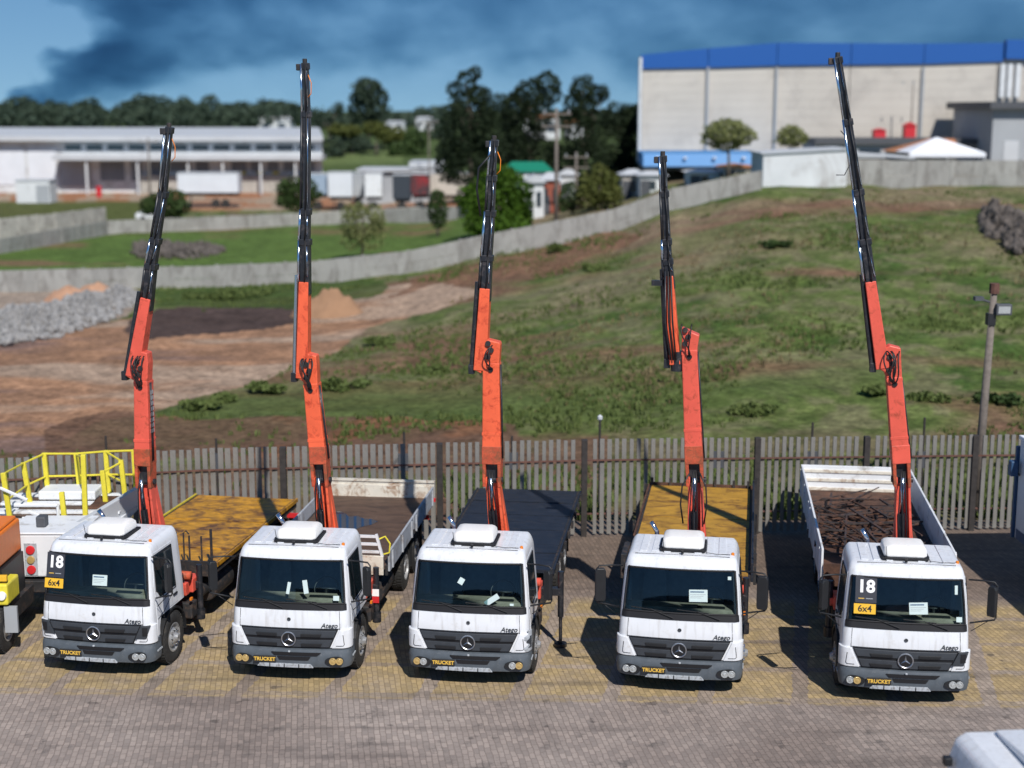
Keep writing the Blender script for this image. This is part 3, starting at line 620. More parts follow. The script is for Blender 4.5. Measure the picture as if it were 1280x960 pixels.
panel_wall('boundary_wall', gp([(-60,303),(0,300),(70,292),(133,283)]), 1.9, 'beige panel wall at the far left behind the field wall', 'concretepale', step=2.6)
panel_wall('boundary_wall', gp([(385,281),(400,277),(545,270),(600,272)]), 1.0, 'low pale wall in front of the parked trailers', 'concretepale', step=5)
#@@BUILDINGS
# ------------------------------------------------------------------ buildings
def rectp(name, parent, mt, x0, x1, z0, z1, y0, y1, bevel=0):
    b_ = MB(); b_.box((x0, y0, z0), (x1, y1, z1)); return b_.build(name, M[mt], parent, bevel)
# white loading warehouse on the left
YW = 205; k = YW/FPX*1.0
o0 = P(200, 250, YW); o0.z = -.9
wh = empty('loading_warehouse', o0); tag(wh, 'long white loading warehouse with docks at the far left', 'warehouse')
def lx(px): return (px-200)*YW/FPX*1.005
def lz(py): return P(200, py, YW).z - o0.z
xr0, xr1 = lx(402), (lx(402)+o0.x)*(YW+50)/YW-o0.x-1.5
q = MB(); q.prism([(lx(-160), 0), (xr0, 0), (xr1, 50), (lx(-160), 50)], -.5, lz(176), 'XY'); q.build('wall', M['wallwhite'], wh)
zrb = P(200, 159.5, YW+50).z-o0.z
rf = MB(); rf.add([(lx(-165), -1.5, lz(176)), (lx(405), -1.5, lz(176)), (xr1+.8, 52, zrb-.6), (lx(-165), 52, zrb-.6), (lx(-165), -1.5, lz(170)), (lx(405), -1.5, lz(170)), (xr1+.8, 52, zrb), (lx(-165), 52, zrb)],
                  [(0,3,2,1),(4,5,6,7),(0,1,5,4),(1,2,6,5),(2,3,7,6),(3,0,4,7)]); rf.build('roof', M['roofgrey'], wh)
for x in range(85, 400, 26):
    if x+21 > 402: break
    fz = rectp('window', wh, 'offwhite', lx(x), lx(x+23), lz(189), lz(180), -.12, .1); rectp('pane', fz, 'glassdark', lx(x+1.5), lx(x+21.5), lz(188), lz(181), -.2, -.125)
rectp('canopy', wh, 'roofgrey', lx(80), lx(406), lz(199), lz(193), -4, -.02)
for x0, x1 in ((-70,-35),(-33,0),(3,36),(40,74)):
    rectp('loading_door', wh, 'trailer', lx(x0), lx(x1), lz(231), lz(186), -.15, .05)
rectp('wall_panel', wh, 'midgrey', lx(80), lx(117), lz(233), lz(201), -.2, .05)
for x0, x1 in ((128,158),(166,180),(186,208),(214,240),(246,262),(290,308),(314,328),(334,348),(354,370),(376,392)):
    rectp('dock_opening', wh, 'dockdark', lx(x0), lx(x1), lz(226 if x0 < 200 else 214), lz(202), -.12, .05)
for x in (300, 322, 341): rectp('dock_buffer', wh, 'hazardy', lx(x), lx(x+7), lz(217.5), lz(214.5), -.4, -.01)
rectp('dock_plinth', wh, 'concretepale', lx(180), lx(402), -.4, lz(219), -1.2, -.03)
for x in (0, 38, 76, 120, 182, 243, 285, 331, 373): rectp('column', wh, 'wallwhite', lx(x)-.12, lx(x)+.12, -.4, lz(193), -3.6 if x > 80 else -.3, -3.3 if x > 80 else -.16)
sb = empty('yard_cabin', P(32, 240, 185)); sb.location.z = -.9; tag(sb, 'small white cabin before the loading doors at the far left', 'cabin')
rectp('wall', sb, 'wallwhite', -1.2, 3, 0, 2.7, 0, 3); rectp('roof', sb, 'roofgrey', -1.3, 3.1, 2.7, 2.85, -.1, 3.1); rectp('door', sb, 'midgrey', 1.3, 2.9, .1, 2.2, -.03, 0)
rb = empty('red_drum', P(123, 228, 196)); rb.location.z = -.85; tag(rb, 'small red bin by the open dock of the loading warehouse', 'bin')
bb = MB(); bb.lathe([(.3,0),(.35,.1),(.35,1.3),(.2,1.4)], axis='Z', n=12); bb.build('body', M['redbox'], rb); bb = MB(); bb.lathe([(.37,1.3),(.37,1.42),(.1,1.5)], axis='Z', n=12); bb.build('lid', M['redbox'], rb)
def trailer(px0, px1, ytop, ybot, Y, mt, label, name='box_trailer', wheels=True, mirror=False, group='trailers parked beyond the field'):
    a = P(px0, ybot, Y); b_ = P(px1, ytop, Y); L_ = b_.x-a.x; H_ = b_.z-a.z; z0 = float(terr(a.x, Y))
    r = empty(name, (a.x, Y, z0)); tag(r, label, 'trailer', group); off = max(1.05, a.z-z0)
    bd = MB(); bd.box((0, 0, off), (L_, 2.5, off+H_-.1)); bd.build('body', M[mt], r, .04)
    rib = MB()
    for i in range(max(3, int(L_/1.2))):
        q = MB(); x = (i+.5)*L_/max(3, int(L_/1.2)); q.box((x-.04, -.04, off+.05), (x+.04, -.002, off+H_-.15)); q.build('side_rib', M[mt], r)
    rectp('roof_edge', r, 'roofgrey', -.03, L_+.03, off+H_-.1, off+H_, -.05, 2.55)
    rectp('chassis', r, 'chassis', .2, L_-.2, off-.35, off-.02, .3, 2.2)
    for x in ([L_*.62, L_*.78] if L_ > 4 else [L_*.5]):
        t_ = MB(); t_.lathe([(.2,0),(.5,.02),(.52,.15),(.5,.28),(.2,.3)], c=(x, .05, .5), axis='Y', n=16); t_.build('wheel', M['tyre'], r)
    rectp('landing_leg', r, 'chassis', L_*.2, L_*.2+.12, 0, off-.3, .4, .52)
    return r
trailer(222, 297, 216, 241, 176, 'trailer', 'white box trailer alone in front of the loading docks')
trailer(385, 409, 217, 243, 172, 'trailerblue', 'blue grey box trailer at the left end of the parked trailers')
trailer(410, 440, 215, 246, 171, 'trailer', 'white corrugated box trailer beside the blue grey one')
trailer(441, 454, 217, 246, 173, 'midgrey', 'light grey narrow trailer among the parked trailers')
trailer(456, 477, 216, 246, 170, 'offwhite', 'cream box trailer left of the dark truck')
trailer(491, 513, 218, 249, 168, 'vandark', 'dark truck body left of the red curtained trailer')
trailer(514, 536, 217, 244, 169, 'curtain', 'red and black curtain sided trailer')
trailer(538, 590, 216, 244, 172, 'beige', 'cream building sized trailer right of the red curtained one')
sd = empty('trailer_shed', P(450, 246, 182)); sd.location.z = -.8; tag(sd, 'low shed with pale roof behind the parked trailers', 'shed')
z1 = P(500, 212, 182).z+.8
rectp('wall', sd, 'midgrey', 0, 9.5, 0, z1-.2, 0, 8); rectp('roof', sd, 'roofgrey', -.4, 10, z1-.2, z1+.05, -.6, 8.6); rectp('roof', sd, 'roofgrey', 6, 10.2, z1+.25, z1+.9, .5, 8.6)
# blue topped warehouse
YB = 135; ob = P(800, 207, YB); ob.z = 6.1
bw = empty('blue_topped_warehouse', ob); tag(bw, 'huge beige warehouse with a blue band under its roof on the hilltop', 'warehouse')
def bx_(px): return P(px, 200, YB).x - ob.x
def bz(py): return P(800, py, YB).z - ob.z
top_l = [(799,70),(882,62),(967,55),(1148,56),(1246,55)]
blo = [(799,86),(882,84.5),(967,82),(1148,80),(1246,77)]
core = MB(); core.prism([(bx_(799), -1)]+[(bx_(a), bz(b_)) for a, b_ in top_l]+[(bx_(1420), bz(62)), (bx_(1420), -1)], .15, 60)
core.v = [(x+(y*.14 if x < 5 else 0), y, z) for x, y, z in core.v]; core.build('wall', M['beige'], bw)
edges = [801,882,967,1058,1148,1240,1330,1419]
def interp(lst, x): return float(np.interp(x, [p[0] for p in lst], [p[1] for p in lst]))
for a, b_ in zip(edges[:-1], edges[1:]):
    nrow = 10
    for r in range(nrow):
        def zr(x, t_): return bz(188)+(bz(interp(blo, x))-bz(188))*t_
        q = MB(); y_ = random.uniform(-.005, .005); t0, t1 = r/nrow+.0008, (r+1)/nrow-.0008
        q.add([(bx_(a)+.05, y_, zr(a, t0)), (bx_(b_)-.05, y_, zr(b_, t0)), (bx_(b_)-.05, y_, zr(b_, t1)), (bx_(a)+.05, y_, zr(a, t1)), (bx_(a)+.05, .145, zr(a, t0)), (bx_(b_)-.05, .145, zr(b_, t0)), (bx_(b_)-.05, .145, zr(b_, t1)), (bx_(a)+.05, .145, zr(a, t1))],
              [(0,1,2,3),(4,7,6,5),(0,4,5,1),(1,5,6,2),(2,6,7,3),(3,7,4,0)]); q.build('wall_panel', M['beige'], bw)
for a, b_ in ((799,882),(882,967),(967,1058),(1058,1148),(1148,1246)):
    q = MB(); q.prism([(bx_(a)+.03, bz(interp(blo, a))), (bx_(b_)-.03, bz(interp(blo, b_))), (bx_(b_)-.03, bz(interp(top_l, b_))+.1), (bx_(a)+.03, bz(interp(top_l, a))+.1)], -.25, .14); q.build('blue_band_panel', M['blue'], bw)
q = MB(); q.prism([(bx_(1247), bz(74)), (bx_(1420), bz(76)), (bx_(1420), bz(50)), (bx_(1247), bz(50))], -.6, .14); q.build('blue_band_panel', M['blue'], bw)
for x in (882, 967, 1148): rectp('downpipe', bw, 'midgrey', bx_(x)-.1, bx_(x)+.1, bz(188), bz(84), -.3, -.06)
rectp('corner_post', bw, 'wallwhite', bx_(797), bx_(800.5), -.2, bz(72), -.35, .5)
for x in (1243, 1252, 1262): rectp('tall_window', bw, 'wallwhite', bx_(x), bx_(x+6), bz(122), bz(80), -.35, -.05)
cn = MB(); cn.prism([(-6, bz(205)), (-.7, bz(203)), (-.1, bz(188)), (-5.6, bz(190))], bx_(797), bx_(975), 'YZ'); cn.build('blue_canopy', M['bluelight'], bw)
rectp('dark_bay', bw, 'darkgrey', bx_(800), bx_(970), -.5, bz(204), -.9, -.06)
for x in (812, 845, 880, 915, 950): rectp('bay_lamp', bw, 'offwhite', bx_(x), bx_(x)+.25, bz(195.5), bz(193.5), -6.2, -5.9)
# right hand grey building
og = P(1238, 205, 122); og.z = 6.0; gb_ = empty('grey_service_building', og); tag(gb_, 'plain grey building with flat dark roof edge at the right of the blue topped warehouse', 'building')
kz = lambda py: P(1238, py, 122).z-6.0
rectp('wall', gb_, 'midgrey', 0, 14, -.5, kz(136), 0, 11); rectp('roof', gb_, 'darkgrey', -.5, 14.5, kz(136), kz(127), -.8, 11.6); rectp('door', gb_, 'roofgrey', 1.0, 2.2, -.2, kz(176), -.06, -.002)
rectp('roller_door', gb_, 'roofgrey', 2.8, 6, -.2, kz(160), -.06, -.002)
lw = empty('dark_flat_shed', P(1020, 195, 126)); lw.location.z = 6.1; tag(lw, 'low dark flat roofed shed along the foot of the blue topped warehouse', 'shed')
hz = P(1100, 173, 126).z-6.1
rectp('wall', lw, 'midgrey', 0, 14.5, -.3, hz-.5, 0, 6); rectp('roof', lw, 'darkgrey', -.2, 14.7, hz-.5, hz, -.4, 6.3)
for i in range(5): rectp('window', lw, 'glassdark', 1+2.6*i, 2.8+2.6*i, .7, hz-.9, -.05, -.003)
for x, w_, h_, lb in ((1093, 1.0, .7, 'small red hut roof behind the dark shed'), (1131, .95, 1.2, 'taller red cabinet beside the warehouse downpipe')):
    r = empty('red_cabinet', P(x, 171, 131)); r.location.z = 6.2; tag(r, lb, 'cabinet'); zt = P(x, 171, 131).z-6.2
    rectp('body', r, 'redbox', 0, w_*1.0, 0, zt+h_*.8, 0, 1); rectp('door', r, 'darkgrey', w_*.3, w_*.7, 0, zt*.6, -.04, -.002)
    q = MB(); q.prism([(-.12, zt+h_*.8), (w_+.12, zt+h_*.8), (w_*.5, zt+h_*1.05)], -.1, 1.1); q.build('roof', M['redbox'], r)
tn = empty('marquee_tent', P(1136, 200, 108)); tn.location.z = 5.6; tag(tn, 'white peaked marquee tent behind the hilltop wall', 'tent')
za, zb_ = P(1180, 191, 108).z-5.6, P(1180, 172, 108).z-5.6; wd = P(1232, 190, 108).x-P(1136, 190, 108).x
q = MB(); q.add([(0,0,za),(wd,0,za),(wd,4,za),(0,4,za),(wd*.45,2,zb_)], [(0,1,4),(1,2,4),(2,3,4),(3,0,4),(0,3,2,1)]); q.build('canopy', M['tent'], tn)
rectp('valance', tn, 'tent', 0, wd, za-.3, za-.01, -.02, 0.02)
for x in (0.05, wd*.5, wd-.12):
    rectp('leg', tn, 'wallwhite', x, x+.07, -.3, za-.3, 0.03, .1)
ot = empty('tiled_hut', P(1118, 200, 112)); ot.location.z = 5.7; tag(ot, 'hut with orange tiled roof just left of the white marquee', 'hut')
zc_ = P(1118, 190, 112).z-5.7; zd = P(1118, 174, 112).z-5.7
rectp('wall', ot, 'wallwhite', .3, 4.8, -.3, zc_, .2, 4); q = MB(); q.add([(0,-.1,zc_),(5,-.1,zc_),(5,4.2,zc_),(0,4.2,zc_),(3,2,zd),(5,2,zd)], [(0,1,5,4),(1,2,5),(2,3,4,5),(3,0,4),(0,3,2,1)]); q.build('roof', M['tile'], ot)
ws = empty('white_shed', P(953, 237, 99)); ws.location.z = 5.35; tag(ws, 'plain white rendered shed standing in the line of the hilltop wall', 'shed')
wl = P(1058, 200, 99).x-P(953, 200, 99).x; h1, h2 = P(953, 193, 99).z-5.35, P(1058, 187, 99).z-5.35
q = MB(); q.prism([(0, -.4), (wl, -.4), (wl, h2), (0, h1)], 0, 5); q.build('wall', M['wallwhite'], ws)
q = MB(); q.prism([(-.15, h1+.002), (wl+.15, h2+.01), (wl+.15, h2+.1), (-.15, h1+.1)], -.15, 5.15); q.build('roof', M['roofgrey'], ws)
ls = empty('pale_lean_to', P(1060, 205, 103)); ls.location.z = 5.5; tag(ls, 'pale lean to roof right of the white shed', 'shed')
q = MB(); a0 = P(1060, 190, 103).z-5.5; b0_ = P(1060, 196, 103).z-5.5; q.prism([(0, a0), (4.6, b0_), (4.6, b0_-.15), (0, a0-.15)], 0, 3.5); q.build('roof', M['roofgrey'], ls); rectp('wall', ls, 'beige', .1, 4.4, -.3, b0_-.2, .2, 3.3)
# small buildings between the pines
def house(px0, px1, yt, yb, Y, wallm, roofm, label, name='house', gable=False, wins=2):
    a = P(px0, yb, Y); b_ = P(px1, yt, Y); r = empty(name, (a.x, Y, float(terr(a.x, Y))-.2)); tag(r, label, 'building')
    L_ = b_.x-a.x; H_ = b_.z-r.location.z; hw = H_*.84
    rectp('wall', r, wallm, 0, L_, 0, hw, 0, L_*.7+2)
    q = MB(); D = L_*.7+2
    if gable: q.prism([(-.3, hw), (L_+.3, hw), (L_*.5, H_)], -.3, D+.3)
    else: q.add([(-.3,-.3,hw),(L_+.3,-.3,hw),(L_+.3,D+.3,hw),(-.3,D+.3,hw),(.6,D*.45,H_),(L_-.6,D*.45,H_)], [(0,1,5,4),(1,2,5),(2,3,4,5),(3,0,4),(0,3,2,1)])
    q.build('roof', M[roofm], r)
    for i in range(wins):
        x = L_*(i+.5)/wins; rectp('window', r, 'glassdark', x-L_*.12, x+L_*.12, hw*.4, hw*.78, -.06, -.003)
    rectp('door', r, 'darkgrey', L_*.02, L_*.02+.8, 0, min(2, hw*.8), -.05, -.004)
    return r
house(632, 688, 203, 262, 142, 'wallwhite', 'greenroof', 'building with a bright green roof between the pines')
house(676, 700, 216, 262, 134, 'brickred', 'roofgrey', 'small red brick building right of the green roof')
house(655, 680, 219, 262, 133, 'wallwhite', 'roofgrey', 'white gabled building below the green roof', gable=True)
house(700, 722, 212, 262, 150, 'wallwhite', 'roofgrey', 'white building behind the power pole', wins=1)
house(778, 806, 212, 246, 128, 'beige', 'roofgrey', 'cream hut left of the blue canopy', wins=1)
house(800, 832, 214, 240, 124, 'wallwhite', 'roofgrey', 'pale low hut behind the sloping wall below the canopy', wins=1)
house(862, 900, 212, 232, 121, 'wallwhite', 'wallwhite', 'white tarpaulin roofed hut under the blue canopy', wins=1)
house(905, 948, 206, 232, 120, 'beige', 'tile', 'brown roofed hut just left of the white shed', gable=True, wins=1)
house(322, 362, 146, 162, 420, 'wallwhite', 'roofgrey', 'far white building above the loading warehouse roof')
house(480, 505, 151, 162, 400, 'wallwhite', 'roofgrey', 'far white houses right of the tall round tree')
house(520, 540, 146, 156, 420, 'wallwhite', 'roofgrey', 'far pale tower house left of the tufted pine')
house(655, 700, 142, 160, 300, 'wallwhite', 'tile', 'house with red tiled roof seen between the dark pines')
house(706, 730, 150, 166, 300, 'wallwhite', 'tile', 'smaller house seen through the gap in the dark pines')
# ------------------------------------------------------------------ poles
def power_pole(px, yt, yb, Y, label, r0=.16, arms=2):
    b0 = P(px, yb, Y); b0.z = float(terr(b0.x, Y)); h = P(px, yt, Y).z-b0.z
    r = empty('power_pole', b0); tag(r, label, 'pole')
    q = MB(); q.tube([(0,0,-.3),(0,0,h)], r0, 8, r0*.6); q.build('shaft', M['pole'], r, smooth=True)
    for i in range(arms):
        q = MB(); q.box((-1.1, -.08, h-.5-i*.9), (1.1, -.0, h-.38-i*.9)); q.build('crossarm', M['pole'], r)
    for i in range(3):
        q = MB(); q.tube([(-.9+.9*i, -.04, h-.38), (-.9+.9*i, -.04, h-.12)], .06, 6); q.build('insulator', M['midgrey'], r)
    return r
power_pole(695, 135, 288, 112, 'tall concrete power pole in front of the dark pines', .17)
power_pole(720, 190, 250, 130, 'short concrete pole right of the tall power pole', .15)
power_pole(188, 172, 246, 165, 'slim dark pole before the docks of the loading warehouse', .14, 1)
power_pole(1138, 100, 178, 132, 'thin pole against the beige warehouse panels', .08, 0)
power_pole(537, 148, 255, 178, 'thin grey pole left of the tufted pine', .1, 1)
# floodlight pole at the right
lp0 = PZ(1218, 660, 0); r = empty('floodlight_pole', (lp0.x, 37.6, 0)); tag(r, 'leaning wooden pole with a floodlight at the right behind the fence', 'lamp pole')
a = P(1218, 640, 37.6)-r.location; t_ = P(1243, 360, 37.6)-r.location
q = MB(); q.tube([(a.x, 0, -.2), tuple(t_)], .13, 10, .085); q.build('shaft', M['pole'], r, smooth=True)
q = MB(); q.tube([tuple(t_+Vector((0,0,-.14))), tuple(t_+Vector((0,0,.12)))], .13, 10, .13); q.build('cap', M['rail'], r)
f_ = P(1252, 386, 37.6)-r.location
q = MB(); q.beam(f_+Vector((-.2,-.12,0)), f_+Vector((.2,-.12,0)), .22, .28); fo = q.build('floodlight', M['darkgrey'], r, .02)
q = MB(); q.box((f_.x-.15, f_.y-.235, f_.z-.09), (f_.x+.15, f_.y-.232, f_.z+.09)); q.build('lens', M['lens'], fo)
q = MB(); q.tube([(t_.x-.35, 0, t_.z-.28), (t_.x+.2, 0, t_.z-.45)], .03, 6); q.build('bracket', M['darkgrey'], r)
q = MB(); q.box((t_.x-.5, -.1, t_.z-.32), (t_.x-.28, .1, t_.z-.22)); q.build('lamp_arm', M['darkgrey'], r)
q = MB(); q.box((t_.x-.15, -.12, t_.z-.95), (t_.x+.05, .12, t_.z-.65)); q.build('junction_box', M['black'], r)
#@@FENCE
# ------------------------------------------------------------------ slat fence
FL = [Vector((-16, 32.9, 0)), Vector((-7.5, 34.75, 0)), Vector((2, 35.8, 0)), Vector((11.5, 36.3, 0)), Vector((20, 36.6, 0))]
def fence_pt(x):
    for a, b_ in zip(FL[:-1], FL[1:]):
        if x <= b_.x: return a+(b_-a)*((x-a.x)/(b_.x-a.x))
    return FL[-1]
fe = empty('slat_fence', (0, 0, 0)); tag(fe, 'long fence of upright grey slats and dark posts behind the trucks', 'fence')
postx = [PZ(x, 660, 0).x for x in (-110, 45, 213, 368, 553, 728, 940, 1075, 1210, 1400)]
sm = []
for i in range(6):
    q = MB(); wd_ = .047+random.uniform(-.004, .004); q.box((-wd_, -.022, 0), (wd_, .022, 2.42+random.uniform(-.012, .012)))
    q.v = [(x+random.uniform(-.006, .006), y, z) for x, y, z in q.v]; sm.append(q.mesh('slat', M['slat']))
x = -14.5; ns = 0
while x < 15.5:
    p = fence_pt(x)
    if min(abs(p.x-a_) for a_ in postx) > .1:
        left = x < -1.7
        o = bpy.data.objects.new('slat', random.choice(sm)); o.location = p+Vector((0, random.uniform(-.012, .012), .05+random.uniform(-.008, .008))); o.rotation_euler = (0, R(random.uniform(-.2, .2)), R(random.uniform(-2, 2)))
        o.scale.x = 1.2 if left else 1.0
        link(o, fe); ns += 1
    x += .182
for a_ in postx:
    p = fence_pt(a_); q = MB(); q.box((-.072, -.10, -.1), (.072, .08, 2.47)); o = q.build('post', M['post'], fe, .01); o.location = p
for i in range(len(FL)-1):
    for zz in (.55, 1.95):
        off_ = -.05 if zz > 1 else .06; q = MB(); q.beam(FL[i]+Vector((0, off_, zz)), FL[i+1]+Vector((0, off_, zz)), .035, .05, side=(0,0,1)); q.build('rail', M['rail'], fe)
for x_, yt in ((132,545),(270,548),(505,540),(640,545),(750,524),(898,548),(1016,528),(1156,522)):
    p = P(x_, yt, 38.3); z0 = float(terr(p.x, 38.3)); r = empty('marker_post', (p.x, 38.3, z0)); tag(r, None, 'post', 'thin marker posts just behind the slat fence')
    r['label'] = 'thin dark post rising just behind the slat fence'
    q = MB(); q.tube([(0,0,-.2),(0,0,p.z-z0)], .03, 6); q.build('shaft', M['post'], r)
    q = MB(); q.box((-.16,-.03,1.1),(.16,.03,1.55)) if x_ != 750 else q.lathe([(.02,p.z-z0-.05),(.07,p.z-z0),(.07,p.z-z0+.07),(.02,p.z-z0+.12)], axis='Z', n=10); q.build('cap' if x_ == 750 else 'plate', M['roofgrey' if x_ == 750 else 'darkgrey'], r)
    if x_ == 750: r['label'] = 'thin post with a small white cap just behind the slat fence'; del r['group']
#@@HEAPS
# ------------------------------------------------------------------ heaps
def heap(name, cx, cy, rx, ry_px, hgt, mt, label, cat='heap', rough=.12, n_=36):
    g0 = G(cx, cy); k = g0.y/FPX; a_ = rx*k; d_ = a_*.7
    v = []; 
    for i in range(n_):
        for j in range(n_):
            u_, v_ = -1.15+2.3*i/(n_-1), -1.15+2.3*j/(n_-1); rr = math.hypot(u_, v_); h = max(-.06, (1-rr*rr))*hgt
            x, y = u_*a_, v_*d_; nz = mnoise.fractal(Vector((x*.9, y*.9, cx)), 1, 2, 4)
            h = h*(1+nz*.5)+nz*rough*max(0, 1.1-rr); v.append((x, y, h+float(terr(g0.x+x, g0.y+y))-g0.z-(.15 if rr > 1.05 else 0)))
    q = MB(); q.grid(v, n_, n_); o = q.build(name, M[mt], None, smooth=True); o.location = g0; tag(o, label, cat); return o
heap('sand_heap', 408, 394, 46, 20, 1.25, 'sand', 'tan sand heap behind the second crane boom')
heap('soil_heap', 88, 376, 34, 10, .9, 'orangesoil', 'small orange soil heap behind the grey rubble')
heap('soil_heap', 118, 370, 26, 8, .7, 'orangesoil', 'low orange soil heap at the right of the first one')
def rocks(name, region, n_, s0, s1, mt, label, cat, stack=0):
    vs = []; fs = []
    ico = [(0,0,1),(.9,0,.3),(.3,.85,.3),(-.75,.5,.3),(-.7,-.55,.3),(.3,-.85,.3),(.6,.5,-.5),(-.3,.8,-.5),(-.85,0,-.5),(-.2,-.8,-.5),(.7,-.5,-.5),(0,0,-1)]
    tri = [(0,1,2),(0,2,3),(0,3,4),(0,4,5),(0,5,1),(1,6,2),(2,7,3),(3,8,4),(4,9,5),(5,10,1),(6,7,2),(7,8,3),(8,9,4),(9,10,5),(10,6,1),(11,7,6),(11,8,7),(11,9,8),(11,10,9),(11,6,10)]
    for _ in range(n_):
        x, y, rx, ry = random.choice(region); a_ = random.uniform(0, 6.283); rr = random.random()**.6
        g0 = G(x+math.cos(a_)*rr*rx, y+math.sin(a_)*rr*ry); s_ = random.uniform(s0, s1); e = Matrix.Rotation(random.uniform(0, 6), 3, Vector((random.random(), random.random(), 1)).normalized())
        sc_ = Vector((random.uniform(.6, 1.4), random.uniform(.6, 1.3), random.uniform(.4, .9)))*s_; b0 = len(vs)
        for c in ico: p = e @ Vector((c[0]*sc_.x, c[1]*sc_.y, c[2]*sc_.z)); vs.append(tuple(g0+p+Vector((0, 0, s_*.3+(1-rr)*stack*random.random()))))
        fs += [(a+b0, b+b0, c+b0) for a, b, c in tri]
    q = MB(); q.v = vs; q.f = fs; me = bpy.data.meshes.new(name); me.from_pydata(vs, [], fs); me.materials.append(M[mt]); o = link(bpy.data.objects.new(name, me)); tag(o, label, cat, kind='stuff'); return o
rocks('rubble_heap', [(40,405,55,22),(110,385,45,20),(150,375,26,12),(10,412,30,20),(75,398,50,18)], 2600, .08, .27, 'rubble', 'heap of pale grey broken concrete at the far left', 'rubble', .9)
rocks('stone_pile', [(215,318,55,7),(200,312,35,8),(250,314,30,5)], 420, .15, .45, 'debris', 'dark stone pile lying on the green field', 'stones', .7)
rocks('debris_heap', [(1255,285,26,18),(1275,300,22,18),(1240,278,14,10)], 420, .15, .45, 'debris', 'brown grey heap of debris at the right edge of the hill', 'debris', 1.3)
r = empty('parked_car', G(196, 277)); tag(r, 'pale car parked under the dark bush beyond the field wall', 'car')
q = MB(); q.prism([(-2,.35),(2,.35),(2.05,.75),(1.4,.9),(.9,1.4),(-1.1,1.42),(-1.8,.95),(-2.05,.8)], -.85, .85); q.build('body', M['white'], r, .06)
q = MB(); q.prism([(1.25,.92),(.82,1.33),(-1.0,1.35),(-1.6,.95)], -.87, .87); q.build('windows', M['glassdark'], r)
for x in (-1.25, 1.25):
    for y in (-.87, .67):
        q = MB(); q.lathe([(.1,0),(.3,0),(.33,.1),(.3,.2),(.1,.2)], c=(x, y, .33), axis='Y', n=14); q.build('wheel', M['tyre'], r)
#@@TRUCK
# ================================================================== CRANE TRUCKS
def lerp_tab(tab, z): return float(np.interp(z, [a for a, _ in tab], [b_ for _, b_ in tab]))
W_TAB = [(.6,1.115),(1.05,1.115),(1.4,1.10),(1.53,1.09),(1.9,1.062),(2.3,1.025),(2.36,1.015)]
F_TAB = [(.6,.04),(.95,.03),(1.2,.045),(1.4,.075),(1.53,.105),(1.7,.135),(1.9,.175),(2.1,.22),(2.3,.27),(2.36,.285)]
CR, BOW, YBK = .17, .055, 1.74
def cpt(u, z, off=0, w_=None, yf=None):
    w_ = lerp_tab(W_TAB, z) if w_ is None else w_; yf = lerp_tab(F_TAB, z) if yf is None else yf
    s_ = 1 if u >= 0 else -1; a = abs(u); rb_ = .10
    if a <= 1: x, y = a*(w_-CR), yf+BOW*a*a; nx, ny = .06*a, -1
    elif a <= 2: t_ = (a-1)*math.pi/2; x, y = w_-CR+CR*math.sin(t_), yf+BOW+CR-CR*math.cos(t_); nx, ny = math.sin(t_), -math.cos(t_)
    elif a <= 3: t_ = a-2; x, y = w_, yf+BOW+CR+(YBK-rb_-yf-BOW-CR)*t_; nx, ny = 1, 0
    elif a <= 4: t_ = (a-3)*math.pi/2; x, y = w_-rb_+rb_*math.cos(t_), YBK-rb_+rb_*math.sin(t_); nx, ny = math.cos(t_), math.sin(t_)
    else: t_ = a-4; x, y = (w_-rb_)*(1-t_), YBK; nx, ny = 0, 1
    l_ = math.hypot(nx, ny); return Vector((s_*(x+off*nx/l_), y+off*ny/l_, z))
def u_at_y(y, z):          # side u for a given y
    yf = lerp_tab(F_TAB, z); return 2+(y-yf-BOW-CR)/(YBK-.10-yf-BOW-CR)
def patch(u0, u1, z0, z1, off, th, nu=16, nz=4, s0=None):
    """closed panel laid over the cab skin; u0/u1 may be functions of z"""
    f0 = u0 if callable(u0) else (lambda z: u0); f1 = u1 if callable(u1) else (lambda z: u1)
    q = MB(); outer = []; inner = []
    for j in range(nz+1):
        z = z0+(z1-z0)*j/nz
        for i in range(nu+1):
            u = f0(z)+(f1(z)-f0(z))*i/nu; outer.append(cpt(u, z, off)); inner.append(cpt(u, z, off-th))
    n_ = nu+1; b1 = len(outer); q.v = [tuple(p) for p in outer+inner]
    for j in range(nz):
        for i in range(nu):
            a = j*n_+i; q.f += [(a, a+1, a+n_+1, a+n_), (b1+a, b1+a+n_, b1+a+n_+1, b1+a+1)]
    for i in range(nu):
        q.f += [(i, b1+i, b1+i+1, i+1)]; a = nz*n_+i; q.f += [(a, a+1, b1+a+1, b1+a)]
    for j in range(nz):
        a = j*n_; q.f += [(a, a+n_, b1+a+n_, b1+a)]; a = j*n_+nu; q.f += [(a, b1+a, b1+a+n_, a+n_)]
    return q
UWS = 1.42      # half span of the windscreen opening
def text_mesh(body, size, mt, bold=0.0, shear=0, ext=.002):
    cu = bpy.data.curves.new('lettering', 'FONT'); cu.body = body; cu.size = size; cu.align_x = 'CENTER'; cu.align_y = 'CENTER'; cu.extrude = ext; cu.offset = bold; cu.shear = shear; cu.resolution_u = 3
    o = bpy.data.objects.new('t', cu); col.objects.link(o); bpy.context.view_layer.update()
    me = bpy.data.meshes.new_from_object(o.evaluated_get(bpy.context.evaluated_depsgraph_get())); bpy.data.objects.remove(o); me.name = 'lettering'
    me.materials.clear(); me.materials.append(mt); return me
def put(me, name, parent, loc, rx=90, sx=1.0, rz=0):
    o = bpy.data.objects.new(name, me); o.location = loc; o.rotation_euler = (R(rx), 0, R(rz)); o.scale = (sx, 1, 1); return link(o, parent)
